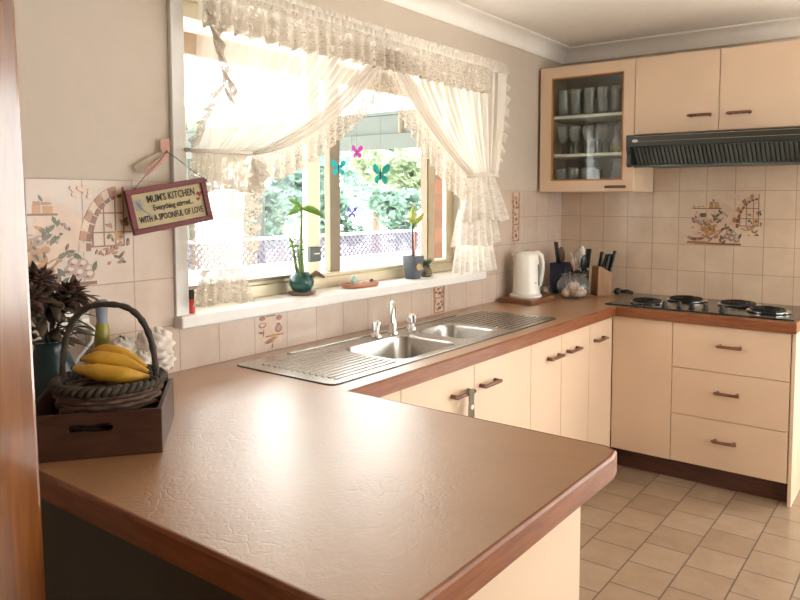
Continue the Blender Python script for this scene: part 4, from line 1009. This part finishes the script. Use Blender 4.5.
mb.out('leaves', M['dryleaf'], df, smooth='all', solid=.001)
# white flowers
wx, wy = -3.0, -.145
wp = thing('flower_pot', 'small dark pot of white flowers behind the basket', 'pot', (wx, wy, TOP))
MB().lathe([(.03, 0), (.034, .004), (.042, .07), (.044, .075), (.039, .075), (.036, .06), (0, .06)], (wx, wy, TOP)).out('body', M['teal'], wp, smooth=True)
wf = thing('white_flowers', 'ruffled cream-white flowers with dark leaves behind the basket handle', 'flowers', (wx, wy, TOP+.07))
for fx, fy, fz, s in ((-2.965, -.17, 1.005, .058), (-3.035, -.13, .995, .046), (-3.012, -.185, .962, .042), (-2.945, -.165, .955, .045)):
    mb = MB(); mb.ell((0, 0, 0), (1, 1, 1), seg=56)
    for v_ in mb.bm.verts:
        d = v_.co.normalized(); a = math.atan2(d.y, d.x); el = math.acos(max(-1, min(1, d.z)))
        k = .88+.07*sin(9*el+1.3*sin(5*a))+.05*sin(8*a+3*sin(4*el))
        v_.co = Vector((fx, fy, fz))+Vector((d.x, d.y, d.z*.9))*s*k
    mb.out('flower_head', M['petal'], wf, smooth='all')
mb = MB(); rnd = random.Random(2)
for i in range(12):
    a = rnd.uniform(0, 2*pi); mb.leaf((wx+.02*cos(a), wy+.02*sin(a), TOP+.075), (cos(a), sin(a)*.7, rnd.uniform(.1, .9)), rnd.uniform(.05, .085), .03, rnd.uniform(.2, .6))
for b, d in (((-3.05, -.12, .985), (-.8, -.2, .5)), ((-3.03, -.13, 1.0), (-.3, -.1, .8)), ((-3.06, -.12, .97), (-.9, -.3, .1))): mb.leaf(b, d, .055, .022, .2)
for v_ in mb.bm.verts: v_.co.y = min(v_.co.y, -.009)
mb.out('leaves', M['leafdark'], wf, smooth='all', solid=.001)
MB().tube([(wx, wy, TOP+.06), (wx, wy, TOP+.1), (-2.985, -.165, 1.0)], .004, 6).out('stem', M['darkstem'], wf, smooth=True)
ob_ = thing('oil_bottle', 'narrow bottle, blue-grey above and olive-yellow below, against the tiles', 'bottle', (-3.047, -.042, TOP))
MB().lathe([(.02, 0), (.0225, .004), (.0225, .12), (.019, .19), (.015, .2)], (-3.047, -.042, TOP), n=20).out('body', M['olivebottle'], ob_, smooth=True)
MB().lathe([(.015, .2), (.014, .205), (.0175, .255), (.0175, .262), (.015, .265)], (-3.047, -.042, TOP), n=20).out('cap', M['bluegrey'], ob_, smooth=True)
ot = thing('power_outlet', 'white power outlet plate on the tiles behind the dried flowers', 'power outlet', (-3.105, -.006, 1.075))
MB().box(-3.15, -3.07, -.016, -t, 1.045, 1.105).out('plate', M['white'], ot, bevel=.003)
pg = MB().box(-3.105, -3.08, -.04, -.0165, 1.06, 1.085).out('plug', M['white'], ot, bevel=.004)
MB().tube([(-3.092, -.04, 1.07), (-3.082, -.06, 1.055), (-3.088, -.06, 1.02), (-3.12, -.05, .98), (-3.15, -.03, .93), (-3.16, -.02, .872)], .0055, 8).out('cord', M['white'], pg, smooth=True)

# ------------------------------------------------------------------ back corner of the worktop
o = MB().prism(rrect(-.815, -.54, -.235, -.03, .012), TOP+.0005, TOP+.024).out('trivet_board', M['trivet'], bevel=.003); tag(o, 'thick timber board under the kettle', 'board')
kx, ky, kz = -.685, -.13, TOP+.0245
kt = thing('kettle', 'white plastic electric jug kettle on the timber board by the window wall', 'kettle', (kx, ky, kz))
MB().lathe([(.085, 0), (.088, .003), (.088, .012), (.078, .018)], (kx-.008, ky, kz), n=36).out('power_base', M['white'], kt, smooth=True)
MB().lathe([(.074, .0185), (.076, .03), (.0735, .035), (.073, .04), (.0695, .13), (.066, .2), (.064, .222), (.06, .234), (.05, .240)], (kx, ky, kz), n=36).out('body', M['white'], kt, smooth=True)
MB().lathe([(.05, .2402), (.044, .246), (.02, .25), (0, .2505)], (kx, ky, kz), n=32, cap=False).out('lid', M['white'], kt, smooth=True)
ld = MB().obox((kx+.005, ky, kz+.2535), (.04, .012, .008)).out('lid_button', M['greyprint'], kt, bevel=.002)
dh = Vector((.57, -.82, 0)).normalized(); dl = -dh
mb = MB(); b0 = Vector((kx, ky, kz)); pts = [b0+dh*.04+Vector((0,0,.238)), b0+dh*.062+Vector((0,0,.241)), b0+dh*.081+Vector((0,0,.226)), b0+dh*.089+Vector((0,0,.185)), b0+dh*.0885+Vector((0,0,.14)), b0+dh*.082+Vector((0,0,.095)), b0+dh*.0705+Vector((0,0,.06))]
mb.tube(pts, [.012, .0125, .012, .011, .0105, .011, .012], 10); mb.out('kettle_handle', M['white'], kt, smooth='all')
mb = MB(); mb.prism([(-.02, .17), (.02, .17), (.024, .228), (-.024, .228)], .055, .082, 'x'); 
for v_ in mb.bm.verts:
    q = v_.co.copy(); f_ = 1.0 if q.x < .06 else (.35 if q.z > .2 else .2)
    qq = b0+dl*(q.x if q.z > .2 else .062)+Vector((-dl.y, dl.x, 0))*q.y*f_+Vector((0,0,q.z)); v_.co = qq
mb.out('spout', M['white'], kt, smooth=True)
mb = MB(); gd = Vector((.15, -.99, 0)).normalized(); gs = Vector((-gd.y, gd.x, 0))
def onk(a, z, r_extra): 
    rr = .0735-(z-.04)*.04+r_extra; return b0+Vector((cos(a)*rr, sin(a)*rr, z))
a0 = math.atan2(dh.y, dh.x)-.5
mb.grid([[onk(a0+da, z, .0012) for z in (.065, .1, .14, .18)] for da in (-.1, -.03, .03, .1)]); mb.out('water_gauge', M['teal_win'], kt, smooth='all', solid=.002)
mb = MB(); mb.grid([[onk(a0-.42+da, z, .0008) for z in (.078, .084)] for da in (-.09, 0, .09)]); mb.out('printed_mark', M['greyprint'], kt, solid=.001)
cn = thing('canister', 'dark blue square canister with a small white label in the corner', 'canister', (-.245, -.13, TOP))
mb = MB(); cxx, cyy, hw = -.245, -.13, .056
mb.slab([rrect(cxx-hw, cxx+hw, cyy-hw, cyy+hw, .01), rrect(cxx-hw+.004, cxx+hw-.004, cyy-hw+.004, cyy+hw-.004, .008)[::-1]], TOP+.006, TOP+.18)
mb.prism(rrect(cxx-hw, cxx+hw, cyy-hw, cyy+hw, .01), TOP+.0005, TOP+.006)
mb.out('body', M['blue'], cn)
lb_ = MB().box(cxx-.012, cxx+.016, cyy-hw-.0012, cyy-hw, TOP+.10, TOP+.128).out('label', M['white'], cn)
MB().box(cxx-.007, cxx+.0, cyy-hw-.0018, cyy-hw-.001, TOP+.105, TOP+.122).box(cxx+.003, cxx+.010, cyy-hw-.0018, cyy-hw-.001, TOP+.105, TOP+.122).out('label_print', M['ink'], lb_)
def utensil(base, top, kind, mat, label, name):
    u = thing(name, label, 'utensil', base); b, e = Vector(base), Vector(top); d = (e-b).normalized()
    MB().tube([b, b+(e-b)*.62], [.004, .005], 8).out('shaft', M[mat], u, smooth=True)
    rot = d.to_track_quat('Z', 'Y').to_matrix(); c_ = b+(e-b)*.8; L = (e-b).length*.22
    mb = MB()
    if kind == 'blade': mb.obox(c_, (.042, .006, L*2), Matrix.Rotation(.6, 3, 'Z') @ rot)
    elif kind == 'bowl': mb.ell(c_, (.024, .009, L), rot, 14)
    else:
        for k in range(4):
            a = pi*k/4
            mb.tube([c_+rot @ Vector((.026*cos(a)*sin(pi*i/12)*(1 if i else 1), .026*sin(a)*sin(pi*i/12), -L+2*L*i/12)) for i in range(13)], .0016, 5)
            mb.tube([c_+rot @ Vector((-.026*cos(a)*sin(pi*i/12), -.026*sin(a)*sin(pi*i/12), -L+2*L*i/12)) for i in range(13)], .0016, 5)
    mb.out('head', M[mat], u, smooth=True, bevel=.002 if kind == 'blade' else 0)
utensil((-.25, -.14, TOP+.008), (-.268, -.10, TOP+.30), 'blade', 'black', 'black spatula standing at the left of the blue canister', 'spatula')
utensil((-.235, -.125, TOP+.008), (-.225, -.115, TOP+.27), 'bowl', 'driftwood', 'brown wooden spoon leaning in the blue canister', 'wooden_spoon')
uh = thing('utensil_pot', 'dull steel utensil pot half hidden behind the glass bowl', 'pot', (-.27, -.26, TOP))
MB().lathe([(.05, 0), (.052, .003), (.052, .14), (.054, .143), (.05, .143), (.048, .01), (0, .01)], (-.27, -.26, TOP)).out('body', M['gunmetal'], uh, smooth=True)
for base, top, k, mt, lb, nm in (((-.275, -.255, TOP+.012), (-.31, -.215, TOP+.245), 'bowl', 'shell', 'pale spoon at the left of the utensil pot', 'serving_spoon'),
                                 ((-.265, -.255, TOP+.012), (-.265, -.25, TOP+.255), 'whisk', 'chrome', 'wire whisk standing in the middle of the utensil pot', 'whisk'),
                                 ((-.255, -.25, TOP+.012), (-.225, -.25, TOP+.28), 'bowl', 'white', 'white plastic spoon rising behind the whisk', 'spoon'),
                                 ((-.252, -.265, TOP+.012), (-.232, -.298, TOP+.265), 'blade', 'black', 'black slotted turner leaning towards the knife block', 'turner'),
                                 ((-.285, -.27, TOP+.012), (-.298, -.30, TOP+.235), 'bowl', 'black', 'black ladle leaning lowest over the glass bowl', 'ladle')):
    utensil(base, top, k, mt, lb, nm)
gb = thing('glass_bowl', 'round clear glass bowl of garlic bulbs in the corner', 'bowl', (-.43, -.295, TOP))
outer = [(.04, 0), (.06, .004), (.088, .03), (.098, .06), (.092, .09), (.074, .115), (.066, .125), (.075, .135)]
MB().lathe(outer+[(.073, .135), (.063, .125), (.071, .114), (.089, .09), (.095, .06), (.085, .031), (.058, .007), (0, .006)], (-.43, -.295, TOP+.0005), n=32).out('glass_wall', M['bowlglass'], gb, smooth=True)
for i, (dx, dy, dz) in enumerate(((-.045, .03, .033), (.005, .048, .033), (.045, .02, .033), (.03, -.04, .033), (-.025, -.045, .033), (-.003, 0, .031), (-.028, .0, .072), (.025, .0, .07))):
    x, y, z = -.43+dx, -.295+dy, TOP+dz
    e = thing('garlic_bulb', 'pale pinkish garlic bulb heaped in the clear glass bowl', 'garlic', (x, y, z-.024), group='garlic in the glass bowl')
    mb = MB(); mb.ell((x, y, z), (.023, .023, .0215), seg=20)
    for v_ in mb.bm.verts:
        a = math.atan2(v_.co.y-y, v_.co.x-x); k = 1+.05*cos(6*a); v_.co.x = x+(v_.co.x-x)*k; v_.co.y = y+(v_.co.y-y)*k
    mb.out('bulb', M['egg'], e, smooth='all')
    MB().tube([(x, y, z+.018), (x+.002, y, z+.031)], [.006, .003], 8).out('neck', M['egg'], e, smooth=True)
sj = thing('glass_jar', 'small clear glass jar left of the garlic bowl', 'jar', (-.375, -.085, TOP))
MB().lathe([(.03, 0), (.04, .004), (.043, .03), (.036, .05), (.03, .055), (.033, .06), (.03, .06), (.027, .055), (.034, .048), (.04, .03), (.037, .006), (0, .005)], (-.375, -.085, TOP+.0005)).out('glass_wall', M['bowlglass'], sj, smooth=True)
gl_ = MB().ell((-.375, -.085, TOP+.024), (.019, .019, .018), seg=14).out('garlic_clove', M['egg'], smooth='all'); tag(gl_, 'single garlic clove inside the small glass jar', 'garlic')
kb = thing('knife_block', 'light timber knife block beside the garlic bowl', 'knife block', (-.20, -.365, TOP), radians(-35))
mb = MB(); mb.prism([(-.05, 0), (.04, 0), (.05, .13), (-.03, .172), (-.045, .165)], -.038, .038, 'y'); mb.out('block', M['blockwood'], kb, local=True, bevel=.003)
Rk = Matrix.Translation((-.20, -.365, TOP)) @ Matrix.Rotation(radians(-35), 4, 'Z')
kd = Vector((.28, 0, 1)).normalized()
for i, (x, y, L, lb) in enumerate(((.032, -.026, .15, 'black knife handle nearest the cooktop, tallest in the block'), (.026, -.004, .125, 'black knife handle second from the cooktop side of the block'), (.002, -.026, .115, 'black knife handle at the front of the block, set lower'), (-.006, -.001, .11, 'black knife handle in the middle of the block'), (-.006, .025, .12, 'black knife handle leaning out on the window side of the block'))):
    base = Vector((x, y, .144-.5*x-.012)); k = thing('knife', lb, 'knife', tuple(Rk @ base), radians(-35))
    dd = Vector((kd.x, .12*(1 if y > 0 else -1)*(i in (3, 4)), 1)).normalized(); rot = dd.to_track_quat('Z', 'Y').to_matrix()
    mb = MB(); mb.obox(dd*(L/2), (.021, .015, L), rot); mb.out('knife_handle', M['black'], k, local=True, bevel=.005)
    MB().obox(dd*(.004), (.0225, .0165, .008), rot).out('bolster', M['chrome'], k, local=True)
bt2 = thing('black_scissors', 'black-handled tool lying on the worktop right of the knife block', 'tool', (-.13, -.45, TOP))
MB().ell((-.135, -.437, TOP+.0205), (.03, .022, .02), seg=14).out('grip', M['black'], bt2, smooth='all')
MB().tube([(-.125, -.45, TOP+.016), (-.11, -.485, TOP+.02), (-.10, -.52, TOP+.013)], [.012, .012, .008], 8).out('arm', M['black'], bt2, smooth='all')

# bottle opener hung on the sink cupboard handle
op = thing('bottle_opener', 'small metal bottle opener hung from the left sink cupboard door handle', 'bottle opener', (-2.0, -.617, .70))
mb = MB(); ox = -2.0; oy = FY-.0365
mb.prism([(ox-.018, .735), (ox+.016, .735), (ox+.014, .69), (ox+.02, .64), (ox+.018, .60), (ox-.016, .60), (ox-.02, .64), (ox-.016, .69)], oy-.004, oy, 'y'); mb.out('opener_plate', M['jug'], op, bevel=.001)
MB().tube([(ox-.014, oy-.001, .733), (ox-.014, FY-.026, .7335), (ox-.014, FY-.015, .728)], .0022, 6).out('hook', M['steel'], op)
MB().lathe([(0, 0), (.009, 0), (.009, .002), (0, .003)], (0, 0, 0), n=16, cap=False).out('rivet', M['white'], op, local=True)
op.children[-1].matrix_local = Matrix.Translation((0.002, -.0085, -.03)) @ Matrix.Rotation(radians(90), 4, 'X')

# ------------------------------------------------------------------ glassware in the cupboard
def glass(kind, x, y, z, s, label, group):
    P = {'tumbler': [(.026, 0), (.028, .004), (.033, .10), (.0315, .10), (.026, .012), (0, .01)],
         'tall': [(.024, 0), (.027, .004), (.03, .135), (.0285, .135), (.025, .014), (0, .012)],
         'goblet': [(.03, 0), (.03, .002), (.006, .008), (.0045, .055), (.012, .065), (.03, .09), (.034, .12), (.03, .155), (.0288, .155), (.0325, .12), (.028, .09), (.008, .068), (0, .066)]}[kind]
    o = MB().lathe([(r_*s, h*s) for r_, h in P], (x, y, z+.0008), n=20).out('glass_'+kind if kind != 'tall' else 'tall_glass', M['clear'], smooth=True)
    if kind == 'goblet': o.name = 'goblet'
    if kind == 'tumbler': o.name = 'tumbler'
    return tag(o, label, 'glass', group)
for row, x in enumerate((-.235, -.12)):
    for i in range(5):
        glass('tall', x, -.125-.082*i, 1.908, 1.15, 'clear tall glass standing on the top shelf of the glass-front cupboard', 'tall glasses on the top shelf')
    for i in range(4 if row == 0 else 5):
        glass('goblet', x, -.12-.082*i, 1.687, 1.05, 'clear stemmed goblet on the middle shelf of the glass-front cupboard', 'goblets on the middle shelf')
    for i in range(3):
        glass('tumbler', x, -.115-.085*i, UZ0+tt, 1.2, 'clear tumbler on the bottom shelf of the glass-front cupboard', 'tumblers on the bottom shelf')
fb = thing('decanter', 'small amber-brown pointed decanter at the right of the middle shelf', 'decanter', (-.24, -.455, 1.6875))
MB().lathe([(.022, 0), (.03, .004), (.032, .04), (.022, .075), (.009, .1), (.008, .13), (.011, .135), (.006, .15), (0, .185)], (-.24, -.455, 1.688)).out('body', M['amberglass'], fb, smooth=True)
MB().lathe([(.0335, .012), (.0345, .02), (.0335, .034), (.032, .034), (.032, .012)], (-.24, -.455, 1.688), cap=False).out('label_band', M['olivebottle'], fb, smooth=True)
gj = thing('glass_pitcher', 'grey-tinted glass pitcher at the right of the bottom shelf', 'pitcher', (-.2, -.46, UZ0+tt))
MB().lathe([(.042, 0), (.05, .005), (.055, .05), (.045, .1), (.035, .13), (.042, .16), (.04, .16), (.033, .13), (.043, .1), (.052, .05), (.047, .01), (0, .008)], (-.2, -.46, UZ0+tt+.0008)).out('body', thin_glass('grey_glass', (.7,.7,.75), 1.6, .2), gj, smooth=True)
MB().tube([(-.215, -.505, UZ0+.16), (-.222, -.53, UZ0+.15), (-.222, -.532, UZ0+.11), (-.213, -.513, UZ0+.08)], .005, 8).out('pitcher_handle', M['clear'], gj, smooth=True)
for x, y, lb in ((-.255, -.37, 'small white cup on the bottom shelf left of the pitcher'), (-.13, -.375, 'small white cup at the back of the bottom shelf')):
    cp = thing('cup', lb, 'cup', (x, y, UZ0+tt))
    MB().lathe([(.018, 0), (.02, .003), (.03, .055), (.028, .055), (.018, .006), (0, .005)], (x, y, UZ0+tt+.0006)).out('body', M['white'], cp, smooth=True)
    MB().tube([(x-.012, y-.026, UZ0+tt+.048), (x-.018, y-.042, UZ0+tt+.04), (x-.016, y-.04, UZ0+tt+.022), (x-.01, y-.024, UZ0+tt+.016)], .003, 6).out('cup_handle', M['white'], cp, smooth=True)

# ------------------------------------------------------------------ outside
o = MB().box(-25, 30, .31, 40, -.3, -.2).box(.4, 30, -30, .31, -.3, -.2).box(-25, XF-.2, -30, .31, -.3, -.2).box(XF-.2, .4, -30, YR-.2, -.3, -.2).out('ground', M['ground']); struct(o, 'sunlit pale concrete ground outside the window', 'ground')
ev = thing('eave', 'house eave over the window seen through the sheer curtain', 'eave', (-2, .6, 2.1), kind='structure')
MB().box(-7, .6, .3, .94, 2.19, 2.23).out('eave_lining', M['soffit'], ev)
MB().box(-7, .6, .9, .94, 2.09, 2.19).out('fascia_board', M['beamtan'], ev, bevel=.004)
pg = thing('pergola', 'green-grey timber carport beams outside the window', 'carport', (2, 3, -.2))
MB().box(2.0, 2.06, .8, 7, 1.985, 2.145).out('beam', M['beam'], pg, bevel=.004)
MB().box(2.05, 2.09, .8, 7, 2.152, 2.36).out('beam', M['beam'], pg, bevel=.004)
MB().box(2.04, 3.6, .8, 7, 2.362, 2.40).out('roof_sheet', M['beam'], pg)
MB().box(1.99, 2.1, 2.905, 2.915, 2.15, 2.36).out('joint_strip', M['bronze'], pg)
for y in (.9, 6.9):
    MB().box(2.1, 2.2, y-.05, y+.05, -.2, 2.362).out('support_post', M['beam'], pg)
    MB().box(3.4, 3.5, y-.05, y+.05, -.2, 2.362).out('support_post', M['beam'], pg)
fc = thing('lattice_fence', 'mauve-grey diagonal lattice fence over a white lower panel across the yard', 'fence', (5, 6, -.2))
mb = MB(); 
for k in range(-2, 99):
    x = .5+k*.1
    for sgn in (-1, 1):
        mb.obox((x, 6+sgn*.012, .67), (.03, .012, .50), Matrix.Rotation(sgn*radians(45), 3, 'Y'))
mb.out('lattice', M['fence'], fc)
MB().box(.3, 10.6, 5.97, 6.03, .84, .88).box(.3, 10.6, 5.97, 6.03, .46, .5).out('rails', M['fencewhite'], fc)
MB().box(.3, 10.6, 5.985, 6.015, -.2, .46).out('lower_panel', M['fencewhite'], fc)
for x in (.3, 3.7, 7.1, 10.5): MB().box(x, x+.1, 5.95, 6.05, -.2, .95).out('fence_post', M['fencewhite'], fc)
def tree(x, y, h, r, mat, label, seed, squash=1., trunk=True, n=1500, ls=.16):
    g = thing('tree' if trunk else 'hedge_shrub', label, 'tree' if trunk else 'shrub', (x, y, -.2)); rnd = random.Random(seed)
    mb = MB(); blobs = [(x+rnd.gauss(0, r*.45), y+rnd.gauss(0, r*.3), h-r*squash+rnd.uniform(-.8, .8)*r*squash*.7, r*rnd.uniform(.35, .6)) for _ in range(9)]
    for i in range(n):
        bx_, by_, bz_, br_ = rnd.choice(blobs); d = Vector((rnd.gauss(0, 1), rnd.gauss(0, 1), rnd.gauss(0, 1))).normalized()
        p = Vector((bx_, by_, bz_))+d*br_*rnd.uniform(.6, 1.05); p.z = max(p.z, -.15)
        a = Vector((rnd.gauss(0, 1), rnd.gauss(0, 1), rnd.gauss(0, 1))).normalized(); b = a.orthogonal().normalized(); s = ls*rnd.uniform(.6, 1.2)
        mb.face([mb.bm.verts.new(p+a*s), mb.bm.verts.new(p+b*s*.5), mb.bm.verts.new(p-a*s), mb.bm.verts.new(p-b*s*.5)])
    mb.out('foliage', mat, g, fixn=False)
    MB().tube([(x, y, -.2), (x+.05, y, h*.4), (x-.05, y, h-r*squash)], [.14 if trunk else .05, .1 if trunk else .04, .05], 8).out('trunk', M['bark'], g, smooth=True)
tree(6.0, 8.4, 3.0, 1.0, M['tree1'], 'blue-green tree behind the fence, left of the carport beams', 1)
tree(9.6, 8.6, 3.1, 1.0, M['tree2'], 'yellow-green tree behind the fence below the carport beams', 2)
tree(12.2, 12, 3.8, 1.4, M['tree1'], 'blue-green tree at the far right beyond the fence', 3)
tree(2.6, 8.6, 3.0, 1.0, M['tree2'], 'light green tree seen behind the bamboo plant', 4)
tree(4.2, 12, 3.6, 1.3, M['tree1'], 'hazy tall tree standing furthest back in the middle', 5)
tree(8.4, 12, 3.6, 1.3, M['tree2'], 'pale tree far back behind the hedge', 6)
for i, (x, lb) in enumerate(((3.9, 'low hedge shrub behind the fence near the bamboo'), (5.7, 'dense hedge shrub behind the lattice by the slate pot'), (7.5, 'dense hedge shrub behind the lattice right of the slate pot'), (9.3, 'hedge shrub at the right end of the lattice'))):
    tree(x, 7.4, 1.7, .55, M['tree3'], lb, 20+i, 1.1, False, 1300, .1)

# ------------------------------------------------------------------ light
WORLD = 1.0
wd = bpy.data.worlds.new('sky'); scene.world = wd; wd.use_nodes = True
bg = wd.node_tree.nodes['Background']; bg.inputs['Color'].default_value = (1, .985, .96, 1); bg.inputs['Strength'].default_value = WORLD
def portal(name, loc, rot, sx, sy):
    l = bpy.data.lights.new(name, 'AREA'); l.shape = 'RECTANGLE'; l.size = sx; l.size_y = sy; l.cycles.is_portal = True
    o = bpy.data.objects.new(name, l); COL.objects.link(o); o.location = loc; o.rotation_euler = rot
portal('window_portal', ((OX0+OX1)/2, .32, (OZ0+OZ1)/2), (radians(-90), 0, 0), OX1-OX0, OZ1-OZ0)
portal('door_portal', (.18, -2.675, 1.08), (0, radians(90), 0), 2.15, 1.65)
portal('far_window_portal', (-1.8, YR-.18, 1.425), (radians(90), 0, 0), 3.0, 1.65)
sl = bpy.data.lights.new('sun', 'SUN'); sl.energy = 2.2; sl.angle = radians(.6); sl.color = (1, .95, .86)
so = bpy.data.objects.new('sun', sl); COL.objects.link(so)
so.rotation_euler = Vector((-.18, -.62, -.80)).to_track_quat('-Z', 'Y').to_euler()

# ------------------------------------------------------------------ camera
cam = bpy.data.cameras.new('camera'); co = bpy.data.objects.new('camera', cam); COL.objects.link(co); scene.camera = co
cam.sensor_width = 36; cam.lens = 712.1/800*36; cam.shift_x = -40.99/800; cam.shift_y = -53.68/800; cam.clip_start = .05
yaw, pit, rol = .6169, -.0648, .0027
F = Vector((cos(yaw)*cos(pit), sin(yaw)*cos(pit), sin(pit))); Rt = Vector((sin(yaw), -cos(yaw), 0)); U = Rt.cross(F)
R2 = cos(rol)*Rt+sin(rol)*U; U2 = -sin(rol)*Rt+cos(rol)*U
mw = Matrix((R2, U2, -F)).transposed().to_4x4(); mw.translation = (-4.1317, -1.9985, 1.4171); co.matrix_world = mw
vs_ = scene.view_settings; scene.display_settings.display_device = 'sRGB'
vs_.view_transform = 'Standard'; vs_.look = 'None'; vs_.exposure = 3.06; vs_.gamma = 1; vs_.use_curve_mapping = False
